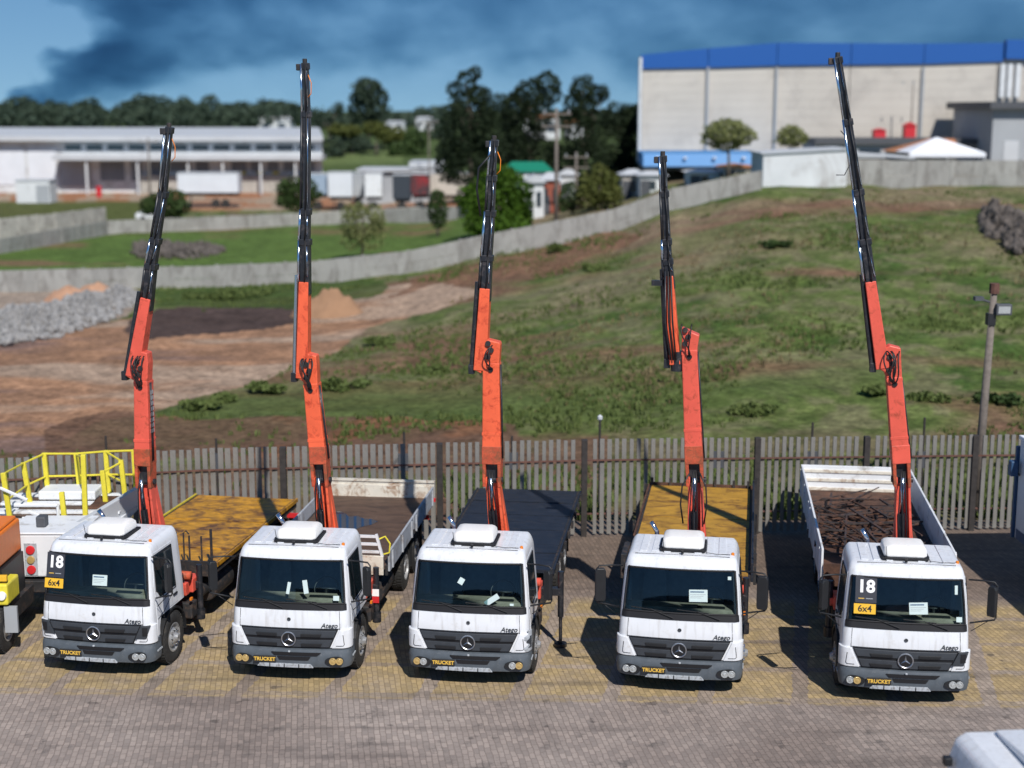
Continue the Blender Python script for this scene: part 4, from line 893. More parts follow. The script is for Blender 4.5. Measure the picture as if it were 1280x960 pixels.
T_ATEGO = text_mesh('Atego', .125, M['grille'], .0018, .25); T_TRUCKET = text_mesh('TRUCKET', .095, M['inkyellow'], .0028)
T_18 = text_mesh('18', .31, M['ink'], .010); T_64 = text_mesh('6x4', .165, M['inkdark'], .0025)
def wheel(parent, c, face=1, rear=False):
    """face = +1: outer side points to +x"""
    root = empty('wheel', c, 0, parent)
    R0, Wd = .50, .14
    t = MB(); t.lathe([(.27,-Wd*.75),(.30,-Wd*.98),(.42,-Wd),(.465,-Wd*.9),(R0,-Wd*.72),(R0+.006,0),(R0,Wd*.72),(.465,Wd*.9),(.42,Wd),(.30,Wd*.98),(.27,Wd*.75)], n=40, cap=False)
    t.build('tyre', M['tyre'], root, smooth=True)
    tb = MB()
    for i in range(40):
        a = 2*math.pi*i/40
        for s_ in (-1, 1):
            Mx = Matrix.Rotation(a+s_*.04, 4, 'X') @ Matrix.Translation((s_*Wd*.45, 0, R0+.002)); tb.box((-Wd*.38,-.022,-.012),(Wd*.38,.022,.012), Mx)
    tag(tb.build('tread', M['tyre'], root), kind='stuff')
    r = MB(); f = face
    if not rear: prof = [(.275,Wd*.72),(.285,Wd*.96),(.262,Wd*.97),(.245,Wd*.62),(.20,Wd*.55),(.165,Wd*.95),(.13,Wd*1.05),(.09,Wd*1.25),(.06,Wd*1.6),(.01,Wd*1.62)]
    else: prof = [(.275,Wd*.72),(.285,Wd*.96),(.262,Wd*.97),(.25,-Wd*.1),(.17,-Wd*.3),(.12,-Wd*.3),(.12,Wd*.7),(.10,Wd*.9),(.01,Wd*.92)]
    r.lathe([(a, b_*f) for a, b_ in prof], n=32, cap=False); r.build('rim', M['rim'], root, auto=True)
    h = MB()
    for i in range(10):
        a = 2*math.pi*i/10; x = Wd*(.98 if not rear else -.28)*f; h.lathe([(.016,x-.01*f),(.016,x+.03*f)], c=(0, .145*math.cos(a), .145*math.sin(a)), n=6)
    tag(h.build('wheel_nuts', M['chrome'], root), kind='stuff')
    return root
def base_truck():
    root = empty('crane_truck')
    # --- cab shell
    us = [i/10 for i in range(0, 11)]+[1+.14*i for i in range(1, 4)]+[1.6,1.8,2.0]+[2+.1*i for i in range(1, 11)]+[3.33,3.66,4,4.5,5]
    us = sorted(set([-u for u in us[:-1]]+us)); nU = len(us)
    zs = [1.12,1.2,1.4,1.53,1.7,1.9,2.1,2.3,2.36]
    rows = []
    low = []
    for u in us:
        p = cpt(u, .68); zb_ = .70 if p.y < .40 else (.70+(1.10-.70)*min(1, (p.y-.40)/.14)); low.append(Vector((p.x, p.y, zb_)))
    rows.append(low); rows += [[cpt(u, z) for u in us] for z in zs]
    # visor and roof rings (y front, half width, z, roof slope)
    for w_, yf, z, sl, yb_in in ((1.003,.30,2.40,0,0),(.985,.335,2.45,.0,.01),(.955,.395,2.487,.01,.03),(.92,.47,2.505,.022,.06),(.885,.55,2.513,.026,.09)):
        ring = []
        for u in us:
            p = cpt(u, 2.36, 0, w_, yf); p.y = min(p.y, YBK-yb_in); p.z = z+sl*(p.y-yf); ring.append(p)
        rows.append(ring)
    q = MB(); q.v = [tuple(p) for r in rows for p in r]
    for j in range(len(rows)-1):
        for i in range(nU):
            i2 = (i+1) % nU
            if i2 == 0: pass
            ua, ub = us[i], us[i2]; mid = (ua+ub)/2 if i2 else 5
            if j in (4,5,6,7) and abs(mid) < UWS: continue      # windscreen opening
            q.f.append((j*nU+i, j*nU+i2, (j+1)*nU+i2, (j+1)*nU+i))
    # roof top: strips across between matching left and right points
    last = (len(rows)-1)*nU; half = [i for i in range(nU) if us[i] >= 0]
    mi = {round(us[i], 4): i for i in range(nU)}
    for a, b_ in zip(half[:-1], half[1:]):
        ua, ub = us[a], us[b_]; la, lb_ = mi.get(round(-ua, 4), a), mi.get(round(-ub, 4), b_)
        f = [last+a, last+b_] + ([last+lb_] if lb_ != b_ else []) + ([last+la] if la != a else [])
        if len(f) > 2: q.f.append(tuple(f))
    cab = q.build('cab', M['white'], root, auto=True)
    for i, x in enumerate((-.72,-.5,-.28,.28,.5,.72)):
        rb_ = MB(); rb_.beam((x, .62, 2.525), (x*.98, 1.60, 2.551), .13, .018, .13, .018, side=(1,0,0)); rb_.build('roof_rib', M['white'], cab, .008)
    sm_ = MB(); sm_.beam((-.86,.505,2.51),(.86,.505,2.508), .007, .007, side=(0,1,0)); sm_.build('roof_seam', M['gasket'], cab)
    # windscreen
    gz = [1.53,1.7,1.9,2.1,2.3]; gu = [-UWS+2*UWS*i/28 for i in range(29)]
    q = MB(); q.grid([cpt(u, z, -.004) for z in gz for u in gu], len(gz), len(gu))
    ws_ = q.build('windscreen', M['windscreen'], root, smooth=True)
    loop = [cpt(u, 2.3, .002) for u in gu]+[cpt(UWS, z, .002) for z in (2.1,1.9,1.7)]+[cpt(u, 1.53, .002) for u in gu[::-1]]+[cpt(-UWS, z, .002) for z in (1.7,1.9,2.1)]
    q = MB(); q.tube(loop+[loop[0], loop[1]], .019, 6); q.build('windscreen_seal', M['gasket'], ws_, smooth=True)
    for s_ in (-1, 1):         # black ceramic corner strips along the pillars
        q = patch(lambda z, s_=s_: s_*1.24, lambda z, s_=s_: s_*1.41, 1.54, 2.29, -.012, .006, 4, 6); q.build('pillar_trim', M['gasket'], ws_)
    # interior
    q = MB(); q.prism([(.16,.9),(.16,1.50),(.30,1.57),(.66,1.56),(.70,1.30),(.70,.9)], -1.02, 1.02, 'YZ'); dsh = q.build('dashboard', M['dash'], root, .02)
    q = MB(); q.prism([(.62,1.50),(.42,1.60),(.34,1.57),(.32,1.5)], .30, .80, 'YZ'); q.build('instrument_hood', M['black'], dsh, .02)
    stw = MB(); c_ = Vector((.55, .74, 1.62)); pts = []
    for i in range(25):
        a = 2*math.pi*i/24; pts.append(c_+Vector((.23*math.cos(a), .23*math.sin(a)*.62, .23*math.sin(a)*.78)))
    stw.tube(pts, .018, 6); stw.tube([tuple(c_), (.55,.6,1.35)], .03, 6); stw.beam(c_+Vector((-.2,0,0)), c_+Vector((.2,0,0)), .05, .03); stw.build('steering_wheel', M['black'], root, smooth=True)
    for x in (-.55, .55):
        s_ = empty('seat', (x, 1.15, .95), 0, root)
        q = MB(); q.box((-.25,-.25,0),(.25,.25,.28)); q.build('cushion', M['seat'], s_, .05); q = MB(); q.beam((0,.27,.25),(0,.40,1.0), .5, .12, .42, .10, side=(1,0,0)); q.build('backrest', M['seat'], s_, .04)
        q = MB(); q.beam((0,.41,1.02),(0,.43,1.22), .26, .09, side=(1,0,0)); q.build('headrest', M['seat'], s_, .03)
    rectp('rear_cab_lining', root, 'seat', -1.0, 1.0, 1.0, 2.4, 1.66, 1.70); rectp('cab_floor', root, 'black', -1.0, 1.0, .86, .92, .25, 1.70)
    # cowl, wipers
    q = patch(-1.55, 1.55, 1.405, 1.522, .008, .03, 40, 3); cw = q.build('windscreen_cowl', M['gasket'], root, auto=True)
    for x in (-.42, .42):
        a = cpt((x-.18)/.93, 1.47, .03); b_ = cpt((x-.42)/.93, 1.60, .022)
        q = MB(); a2, b2 = cpt((x+.30)/.93, 1.45, .035), cpt((x-.12)/.93, 1.585, .024); q.tube([a2, b2], .011, 5, .007); q.tube([cpt((x-.48)/.93, 1.60, .018), cpt((x+.10)/.93, 1.555, .018)], .009, 5); q.build('wiper', M['black'], cw)
    # front panel seams and badges
    for s_ in (-1, 1):
        q = MB(); q.tube([cpt(s_*1.02, z, .001) for z in (.72,.9,1.1,1.3,1.39)], .005, 5); q.build('panel_seam', M['gasket'], cab)
    q = MB(); q.tube([cpt(-1.0+2*i/20, 1.065, .001) for i in range(21)], .006, 5); q.build('panel_seam', M['gasket'], cab)
    q = MB(); c_ = cpt(0, 1.235, 0); q.lathe([(.032,0),(.036,-.012),(.03,-.02),(.012,-.014),(.01,-.012)], c=c_, axis='Y', n=16); q.build('lock_badge', M['grille'], cab)
    put(T_ATEGO, 'lettering', cab, cpt(.80, 1.125, .010), 88, 1.0, 5.4)
    # grille
    gw = lambda z: .80+.17*(z-.69)/.36
    g_ = patch(lambda z: -gw(z), lambda z: gw(z), .69, 1.055, .012, .04, 30, 3).build('grille', M['gasket'], root)
    for z0, z1 in ((.905,1.04),(.715,.855)):
        q = patch(lambda z: -gw(z)+.02, lambda z: gw(z)-.02, z0, z1, .034, .03, 34, 3); q.build('grille_bar', M['grille'], g_, .006)
        for s_ in (-1, 1):
            zc = (z0+z1)/2; q = patch(lambda z, s_=s_: s_*.24, lambda z, s_=s_: s_*(.62+.5*(z-z0)), zc-.055, zc+.005, .052, .02, 12, 2); q.build('grille_blade', M['black'], g_, .005)
    # star emblem
    c_ = cpt(0, .875, .055); q = MB(); pts = [c_+Vector((.130*math.cos(a), 0, .130*math.sin(a))) for a in [2*math.pi*i/32 for i in range(33)]]
    q.tube(pts, .013, 7)
    for i in range(3):
        a = math.pi/2+2*math.pi*i/3; t0 = c_+Vector((.125*math.cos(a), 0, .125*math.sin(a))); l_ = Vector((math.cos(a+math.pi/3)*.024, 0, math.sin(a+math.pi/3)*.024)); r_2 = Vector((math.cos(a-math.pi/3)*.024, 0, math.sin(a-math.pi/3)*.024)); f_ = Vector((0, -.02, 0))
        q.add([c_+l_, c_+r_2, t0, c_+f_], [(0,3,2),(3,1,2),(0,2,1)])
    em = q.build('star_emblem', M['star'], g_); q = MB(); q.lathe([(.005,-.004),(.122,-.004),(.122,.02)], c=c_, axis='Y', n=24); q.build('emblem_disc', M['gasket'], g_)
    # --- corner headlamp covers
    for s_ in (-1, 1):
        q = patch(lambda z, s_=s_: s_*(gw(z)+.035), lambda z, s_=s_: s_*2.02, .695, 1.05, .035, .05, 14, 4); q.build('corner_panel', M['white'], root, .012)
        q = MB(); q.tube([cpt(s_*(1.28-.1*(z-.74)/.3), z, .037) for z in (.96,.85,.77)]+[cpt(s_*u_, .745, .037) for u_ in (1.2,1.05,.93)], .006, 5); q.build('panel_seam', M['gasket'], root)
    # --- bumper
    q = MB(); prof = [(.325,-.015),(.34,-.055),(.45,-.085),(.60,-.075),(.665,-.045),(.68,.0)]; ub = [i*.1 for i in range(-20, 21)]+[]
    ub = [-2.14]+ub+[2.14]; rows = []
    for z, off in prof:
        rows.append([cpt(u, .68, -off*.75, 1.085) + Vector((0, -.02, z-.68)) for u in ub])
    inner = [[p+Vector((0, .07 if abs(p.x) < 1.0 else 0.02, 0)) - Vector((math.copysign(.04, p.x) if abs(p.x) > 1.0 else 0, 0, 0)) for p in rows[0]], [p+Vector((0, .07 if abs(p.x) < 1.0 else 0.02, 0)) - Vector((math.copysign(.04, p.x) if abs(p.x) > 1.0 else 0, 0, 0)) for p in rows[-1]]]
    allr = [inner[0]]+rows+[inner[1], inner[0]]
    q.grid([p for r in allr for p in r], len(allr), len(ub)); bp_ = q.build('bumper', M['bumper'], root, auto=True)
    def bp(u, z, off): return cpt(u, .68, .062+off, 1.085)+Vector((0, -.02, z-.68))
    def bpatch(u0a, u1a, u0b, u1b, z0, z1, off, th, nu=12):
        q = MB(); o_ = []; i_ = []
        for j in range(2):
            z = (z0, z1)[j]; ua, ub_ = ((u0a, u1a), (u0b, u1b))[j]
            for i in range(nu+1):
                u = ua+(ub_-ua)*i/nu; o_.append(bp(u, z, off)); i_.append(bp(u, z, off-th))
        n_ = nu+1; b1 = 2*n_; q.v = [tuple(p) for p in o_+i_]
        for i in range(nu): q.f += [(i, i+1, i+n_+1, i+n_), (i, b1+i, b1+i+1, i+1), (n_+i, n_+i+1, b1+n_+i+1, b1+n_+i)]
        q.f += [(0, n_, b1+n_, b1), (nu, b1+nu, b1+n_+nu, n_+nu)]; return q
    bpatch(-.20,.40,-.24,.45, .475,.545, .010, .03).build('air_intake', M['gasket'], bp_)
    bpatch(-.66,.50,-.60,.44, .335,.405, .022, .04).build('bumper_step', M['step'], bp_, .006)
    for xx in (-.4,-.1,.2): bpatch(xx,xx+.02,xx,xx+.02, .335,.405, .026, .01, 2).build('step_joint', M['gasket'], bp_)
    bpatch(-.30,.58,-.36,.66, .565,.625, .012, .02).build('bumper_recess', M['gasket'], bp_)
    for s_ in (-1, 1):
        q = MB(); pts = [bp(s_*(1.00+.26*math.cos(a)), .475+.085*math.sin(a), .034) for a in [2*math.pi*i/20 for i in range(20)]]
        q.v = [tuple(p) for p in pts]+[tuple(p+Vector((0, .03, 0))) for p in pts]; q.f = [tuple(range(20))]+[(i, i+20, (i+1) % 20+20, (i+1) % 20) for i in range(20)]
        hs = q.build('lamp_cluster', M['black'], bp_)
        for uu, mt_ in ((.90,'lens'),(1.09,'lens')):
            c_ = bp(s_*uu, .475, .026); q = MB(); q.lathe([(.066,.03),(.066,-.024),(.056,-.030),(.052,-.022),(.035,-.030),(.002,-.034)], c=c_, axis='Y', n=18, cap=False); q.build('fog_lamp', M[mt_], bp_, smooth=True)
    # dealer plate
    c_ = bp(-.49, .49, .03); pl_ = rectp('dealer_plate', root, 'plate', c_.x-.215, c_.x+.215, c_.z-.06, c_.z+.06, c_.y-.012, c_.y+.01, .004)
    put(T_TRUCKET, 'lettering', pl_, c_+Vector((0, -.016, -.004)), 90, .98)
    tow = MB(); c_ = bp(.02, .655, .0); tow.box((c_.x-.02, c_.y-.04, c_.z-.02), (c_.x+.02, c_.y+.0, c_.z+.01)); tow.build('tow_eye', M['step'], bp_, .01)
    # --- roof air conditioner
    ac = empty('roof_air_conditioner', (.0, .98, 2.53), 0, root)
    q = MB(); q.prism([(-.40,-.36),(.40,-.36),(.43,-.25),(.42,.38),(-.42,.38),(-.43,-.25)], .0, .05, 'XY'); q.build('base_seal', M['gasket'], ac, .01)
    vs = []
    rr = [(.375,.34,-.345,.045),(.385,.36,-.36,.09),(.37,.34,-.33,.19),(.33,.30,-.27,.235),(.25,.22,-.18,.25)]
    for hw_, yb__, yf_, z in rr:
        for (a, b_) in ((-hw_, yf_+.06),(-hw_+.06, yf_),(hw_-.06, yf_),(hw_, yf_+.06),(hw_, yb__-.06),(hw_-.06, yb__),(-hw_+.06, yb__),(-hw_, yb__-.06)): vs.append((a, b_, z))
    q = MB(); q.v = vs
    for j in range(len(rr)-1):
        for i in range(8): q.f.append((j*8+i, j*8+(i+1) % 8, (j+1)*8+(i+1) % 8, (j+1)*8+i))
    q.f.append(tuple(range((len(rr)-1)*8, len(rr)*8))); q.f.append(tuple(range(8))[::-1]); q.build('housing', M['acwhite'], ac, .03, smooth=True, seg=3)
    q = MB(); q.tube([(.0,.52,2.53),(.0,.52,2.57)], .025, 8); q.lathe([(.035,2.565),(.03,2.59)], c=(0,.52,0), axis='Z', n=10); q.build('roof_sensor', M['gasket'], root)
    q = MB(); q.tube([(-.34,.60,2.52),(-.36,.55,2.80)], .006, 5); q.build('aerial', M['black'], root)
    q = MB(); q.tube([(.42,.62,2.54),(.5,.56,2.55),(.62,.55,2.54),(.74,.60,2.53),(.86,.62,2.52)], .006, 5); q.build('roof_cable', M['gasket'], root)
    for s_ in (-1, 1):
        if s_ > 0: q = MB(); q.lathe([(.02,0),(.03,.01),(.03,.05),(.02,.06)], c=(s_*.91,.66,2.49), axis='Z', n=10); q.build('marker_lamp', M['orange'], root)
        # doors
        ysp = lambda y, z: u_at_y(y, z)
        q = patch(lambda z, s_=s_: s_*ysp(.36, z), lambda z, s_=s_: s_*ysp(1.36, z), 1.13, 2.33, .006, .02, 10, 8); dr = q.build('door', M['white'], root, .004)
        q = patch(lambda z, s_=s_: s_*ysp(.36, z), lambda z, s_=s_: s_*ysp(.46, z), .76, 1.125, .006, .02, 6, 3); q.build('door_foot', M['white'], dr, .004)
        q = patch(lambda z, s_=s_: s_*ysp(.44+.30*max(0, (1.62-z))/.2*.5, z), lambda z, s_=s_: s_*ysp(1.27, z), 1.46, 2.26, .012, .01, 10, 8); q.build('door_window', M['sideglass'], dr)
        q = patch(lambda z, s_=s_: s_*ysp(.70, z), lambda z, s_=s_: s_*ysp(.73, z), 1.47, 2.26, .016, .01, 1, 2); q.build('quarter_bar', M['gasket'], dr)
        q = MB(); q.tube([cpt(s_*ysp(y, z), z, .012) for y, z in ((.42,2.28),(1.29,2.28),(1.29,1.44),(.75,1.42),(.42,1.62),(.42,2.28))], .012, 5); q.build('window_seal', M['gasket'], dr)
        h0 = cpt(s_*ysp(1.22, 1.32), 1.32, .02); q = MB(); q.box((h0.x-.015, h0.y-.09, 1.30), (h0.x+.015, h0.y+.09, 1.335)); q.build('door_handle', M['black'], dr, .006)
        q = MB(); q.tube([cpt(s_*ysp(y, z), z, .007) for y, z in ((.40,1.08),(.7,1.15),(1.0,1.30),(1.15,1.42))], .006, 5); q.build('door_crease', M['gasket'], dr)
        # mudguard + steps
        q = MB(); rows_ = []
        for i in range(15):
            a = math.pi*(-.02+1.04*i/14); rows_.append((math.cos(a)*.60, math.sin(a)*.58))
        for i in range(15):
            y_, z_ = rows_[i]; q.v += [(s_*.86, 1.04-y_, .52+z_), (s_*1.15, 1.04-y_, .52+z_), (s_*1.15, 1.04-y_*.93, .52+z_*.93), (s_*.86, 1.04-y_*.93, .52+z_*.93)]
        for i in range(14):
            b0 = i*4
            for k_ in range(4): q.f.append((b0+k_, b0+(k_+1) % 4, b0+4+(k_+1) % 4, b0+4+k_))
        q.f += [(0,1,2,3), (56,59,58,57)]; q.build('mudguard', M['black'], root)
        stp = rectp('entry_step', root, 'bumper', min(s_*.95, s_*1.13), max(s_*.95, s_*1.13), .38, .74, .22, .46, .015)
        rectp('tread_plate', stp, 'step', min(s_*1.0, s_*1.16), max(s_*1.0, s_*1.16), .50, .53, .24, .45)
        # mirrors
        mr = empty('mirror', (s_*1.46, .16, 1.98), R(-s_*12), root)
        q = MB(); q.prism([(-.085,-.31),(.085,-.31),(.10,-.25),(.10,.26),(.07,.32),(-.07,.32),(-.10,.26),(-.10,-.25)], -.05, .035); q.build('housing', M['black'], mr, .02)
        rectp('mirror_glass', mr, 'chrome', -.08, .08, -.12, .27, .036, .040)
        q = MB(); q.tube([(-s_*.42,.10,.33),(-s_*.2,.03,.36),(s_*.02,0,.36),(s_*.07,0,.30),(s_*.07,0,-.30)], .016, 6); q.build('upper_arm', M['black'], mr, smooth=True)
        q = MB(); q.tube([(-s_*.36,.08,-.46),(-s_*.16,.0,-.38),(s_*.05,0,-.33),(s_*.07,0,-.28)], .016, 6); q.tube([(-s_*.34,.10,-.62),(-s_*.05,0,-.36)], .008, 5); q.build('lower_arm', M['black'], mr, smooth=True)
    # --- wheels, chassis
    for s_ in (-1, 1):
        wheel(root, (s_*1.01, 1.04, .50), s_)
        for y in (5.75, 7.05): wheel(root, (s_*.98, y, .485), s_, True)
        rectp('chassis_rail', root, 'chassis', s_*.42-.04, s_*.42+.04, .78, 1.0, .5, 8.75)
        for y in (5.75, 7.05): rectp('mudflap', root, 'black', min(s_*.82, s_*1.14), max(s_*.82, s_*1.14), .35, .95, y+.58, y+.60)
        rectp('rear_light', root, 'redlens', min(s_*.75, s_*1.1), max(s_*.75, s_*1.1), .72, .84, 8.8, 8.84)
    for y in (5.75, 7.05):
        q = MB(); q.tube([(-.95,y,.485),(.95,y,.485)], .09, 8); q.lathe([(.05,-.25),(.22,-.15),(.25,0),(.22,.15),(.05,.25)], c=(0,y,.485), n=14); q.build('axle', M['chassis'], root)
    q = MB(); q.tube([(-.9,1.04,.42),(.9,1.04,.42)], .07, 8); q.build('front_axle', M['chassis'], root)
    rectp('engine', root, 'black', -.38, .38, .45, 1.0, .5, 1.9, .05)
    q = MB(); q.lathe([(.05,3.35),(.26,3.36),(.28,3.4),(.28,4.35),(.26,4.39),(.05,4.4)], c=(.84,0,.70), axis='Y', n=20); tk = q.build('fuel_tank', M['chassis'], root, auto=True)
    rectp('battery_box', root, 'chassis', -1.05, -.55, .45, .95, 3.3, 4.3, .03)
    q = MB(); q.lathe([(.04,2.62),(.13,2.64),(.14,2.7),(.14,3.2),(.04,3.25)], c=(.88,0,.78), axis='Y', n=14); q.build('air_tank', M['chassis'], root, auto=True)
    q = MB(); q.tube([(-.55,1.86,.8),(-.55,1.86,2.35),(-.55,1.83,2.55),(-.66,1.80,2.74)], .045, 10); q.build('exhaust_stack', M['chrome'], root, smooth=True)
    rectp('side_marker', root, 'orange', 1.13, 1.17, .95, 1.0, 1.88, 1.96); rectp('washer_tank', root, 'chassis', .80, 1.12, .52, .85, 2.0, 2.3, .03)
    return root
proto = base_truck()
FR = [((119,826),(308,621),1.36), ((362,833),(476,621),1.36), ((585,838),(661,612),1.36), ((848,848),(876,609),1.36), ((1130,862),(1068,614),1.36)]
LABELS = ['white crane truck with a bare ochre deck and card 18 in its windscreen',
          'white crane truck with brown plywood deck and a cream rusty tailgate',
          'white crane truck with a plain black steel deck and one black outrigger leg down',
          'white crane truck with a worn yellow deck between short dark stakes',
          'white crane truck with high white sides full of steel scrap, showing card 18']
trucks = []
for i, (f, bk_, zb_) in enumerate(FR):
    a = PZ(*f, .33); b_ = PZ(*bk_, zb_); hd = math.atan2(-(b_.x-a.x), b_.y-a.y); ln = math.hypot(b_.x-a.x, b_.y-a.y)
    o = proto if i == 0 else copy_tree(proto)
    o.location = (a.x, a.y, 0); o.rotation_euler = (0, 0, hd); tag(o, LABELS[i], 'crane truck', 'white crane trucks parked in a row')
    trucks.append((o, a, hd, ln)); print('TRUCK', i+1, a, math.degrees(hd), ln)
for ti, drop in ((0, -1), (2, -1)):
    for c_ in children(trucks[ti][0]):
        if c_.name.startswith('mirror') and c_.location.x*drop > 0:
            for k_ in children(c_): bpy.data.objects.remove(k_)
            bpy.data.objects.remove(c_)
for ti in (0, 1, 2, 4):
    for c_ in children(trucks[ti][0]):
        if c_.name.startswith('mirror'):
            for k_ in children(c_):
                if 'arm' not in k_.name: k_.scale = (.80, 1, .88); k_.rotation_euler = (0, 0, R(30 if c_.location.x < 0 else -30))
#@@BEDS
# ------------------------------------------------------------------ decks
DW = 1.25
def deck_common(root, ln, front=2.95, z=1.36, frame='chassis'):
    fr_ = rectp('deck_frame', root, frame, -.9, .9, 1.02, z-.16, front+.1, ln-.15)
    for y in np.arange(front+.3, ln-.2, .62): rectp('cross_member', root, frame, -DW+.04, DW-.04, z-.16, z-.075, y, y+.08)
    for s_ in (-1, 1): rectp('side_rail', root, frame, min(s_*(DW-.05), s_*DW), max(s_*(DW-.05), s_*DW), z-.20, z-.003, front, ln)
    rectp('rear_beam', root, frame, -DW+.06, DW-.06, z-.26, z-.08, ln-.08, ln)
def boards(root, ln, mt, n_, front=2.95, z=1.36, gap=.012, along=False, rr=.006):
    for i in range(n_):
        a = i/n_; b_ = (i+1)/n_; dz = random.uniform(-rr, rr); q = MB()
        if along: x0, x1 = -DW+.05+(2*DW-.1)*a, -DW+.05+(2*DW-.1)*b_-gap; q.box((x0, front+.02, z-.07), (x1, ln-.02, z+dz))
        else: y0, y1 = front+(ln-front)*a, front+(ln-front)*b_-gap; q.box((-DW+.052, y0, z-.07), (DW-.052, y1, z+dz))
        q.build('deck_board', M[mt], root)
def side_board(root, s_, ln, h, mt, front=2.95, z=1.36, n_=2, th=.045):
    for i in range(n_):
        y0 = front+(ln-front)*i/n_+.02; y1 = front+(ln-front)*(i+1)/n_-.02
        x = s_*(DW+.002); sb_ = rectp('side_board', root, mt, min(x, x+s_*th), max(x, x+s_*th), z-.12, z-.12+h, y0, y1, .008)
        for yy in (y0+.25, (y0+y1)/2, y1-.25): rectp('board_rib', sb_, mt, min(x+s_*th, x+s_*(th+.03)), max(x+s_*th, x+s_*(th+.03)), z-.1, z-.16+h, yy-.03, yy+.03)
        rectp('board_latch', sb_, 'redlens' if (i % 2 and s_ > 0) else 'chassis', min(x+s_*th, x+s_*(th+.05)), max(x+s_*th, x+s_*(th+.05)), z-.05, z+.03, y1-.12, y1-.04)
# truck 1
o, a, hd, ln = trucks[0]
deck_common(o, ln, 3.0); boards(o, ln, 'yellowdeck', 5, 3.0, gap=.006, rr=.008)
for s_ in (-1, 1): rectp('deck_edge', o, 'yellow' if s_ < 0 else 'yellowdeck', min(s_*(DW-.0), s_*(DW+.04)), max(s_*DW, s_*(DW+.04)), 1.30, 1.385, 3.0, ln)
hb = rectp('headboard', o, 'chassis', -1.22, 1.22, 1.12, 1.42, 2.90, 2.98)
for x in (.72, .98): 
    q = MB(); q.tube([(x,2.95,1.3),(x,2.95,1.95)], .02, 6); q.build('deck_stake', M['chassis'], o)
q = MB(); q.tube([(.60,2.95,1.3),(.60,2.95,2.0),(.66,2.95,2.05),(.72,2.95,1.98)], .018, 6); q.tube([(1.18,2.98,1.2),(1.18,2.98,2.1)], .03, 6); q.build('load_frame', M['chassis'], o)
# truck 2
o, a, hd, ln = trucks[1]
deck_common(o, ln, 3.05); boards(o, ln, 'brownfloor', 4, 3.05)
side_board(o, 1, ln, .42, 'greyboard', 3.05); side_board(o, -1, ln, .42, 'greyboard', 3.05)
tg = rectp('tailgate', o, 'whiteold', -1.30, 1.30, 1.26, 1.74, ln, ln+.05, .01)
for x0 in (-1.2, -.38, .44): rectp('tailgate_panel', tg, 'whiteold', x0, x0+.76, 1.34, 1.66, ln-.022, ln-.002, .01)
rectp('tailgate_rail', tg, 'whiteold', -1.31, 1.31, 1.742, 1.785, ln-.03, ln+.08)
pu = MB(); pts = []
for i in range(28):
    t_ = 2*math.pi*i/28; rr_ = 1+.28*math.sin(3*t_+1)+.14*math.sin(7*t_); pts.append((-.38+.55*rr_*math.cos(t_), 6.0+.85*rr_*math.sin(t_), 1.369))
pu.v = pts; pu.f = [tuple(range(28))]; pu.build('puddle', M['puddle'], o)
hf = rectp('headboard', o, 'whiteold', .10, 1.20, 1.22, 1.62, 2.86, 2.92, .01)
for zz in (1.70, 1.86, 2.02): 
    q = MB(); q.beam((.05, 2.9, zz), (1.12-.12*(zz-1.7), 2.9, zz), .05, .05); q.build('headboard_rail', M['offwhite'], hf)
for x0, x1 in ((.05,.05),(1.18,1.06)):
    q = MB(); q.beam((x0, 2.9, 1.6), (x1, 2.9, 2.07), .06, .05, side=(0,1,0)); q.build('headboard_post', M['offwhite'], hf)
q = MB(); q.tube([(1.1,2.95,1.95),(1.22,3.0,2.0),(1.32,3.0,1.85),(1.30,3.0,1.66),(1.18,3.0,1.62)], .018, 6); q.build('yellow_hose', M['yrail'], o)
# truck 3
o, a, hd, ln = trucks[2]
deck_common(o, ln, 3.0); boards(o, ln, 'blackdeck', 11, 3.0, gap=.02, rr=.01)
for s_ in (-1, 1): rectp('deck_edge', o, 'blackdeck', min(s_*DW, s_*(DW+.035)), max(s_*DW, s_*(DW+.035)), 1.28, 1.375, 3.0, ln)
for s_ in (-1, 1):
    for y in np.arange(3.4, ln, .8): rectp('stake_pocket', o, 'chassis', min(s_*(DW+.037), s_*(DW+.09)), max(s_*(DW+.037), s_*(DW+.09)), 1.2, 1.36, y, y+.1)
hp = rectp('hazard_plate', o, 'black', 1.02, 1.22, 1.0, 1.14, 2.60, 2.62)
for i in range(3): q = MB(); q.prism([(1.03+.065*i,1.005),(1.06+.065*i,1.005),(1.09+.065*i,1.135),(1.06+.065*i,1.135)], 2.594, 2.599); q.build('hazard_stripe', M['hazardy'], hp)
# truck 4
o, a, hd, ln = trucks[3]
deck_common(o, ln, 3.0); boards(o, ln, 'yellowdeck2', 5, 3.0, rr=.01)
rectp('side_board', o, 'blackdeck', DW+.003, DW+.05, 1.22, 1.62, 3.1, ln-.1, .008); rectp('deck_edge', o, 'rustfloor', -DW-.04, -DW-.002, 1.28, 1.40, 3.0, ln)
for x in (-1.2,-.75,-.15,.35,.8,1.15):
    rectp('deck_stake', o, 'chassis', x-.03, x+.03, 1.2, 1.55, ln+.002, ln+.05)
rectp('tail_rail', o, 'rustfloor', -1.27, 1.27, 1.30, 1.43, ln+.051, ln+.08)
for s_ in (-1, 1):
    for y in (3.3, 4.6, 6.2, ln-.4): rectp('deck_stake', o, 'chassis', min(s_*(DW+.055), s_*(DW+.11)), max(s_*(DW+.055), s_*(DW+.11)), 1.1, (1.75 if s_ > 0 else 1.50), y, y+.06)
q = MB(); q.beam((-1.28,3.0,1.45),(-1.28,3.9,1.45), .12, .5, side=(1,0,0)); q.build('tool_rack', M['chassis'], o, .01)
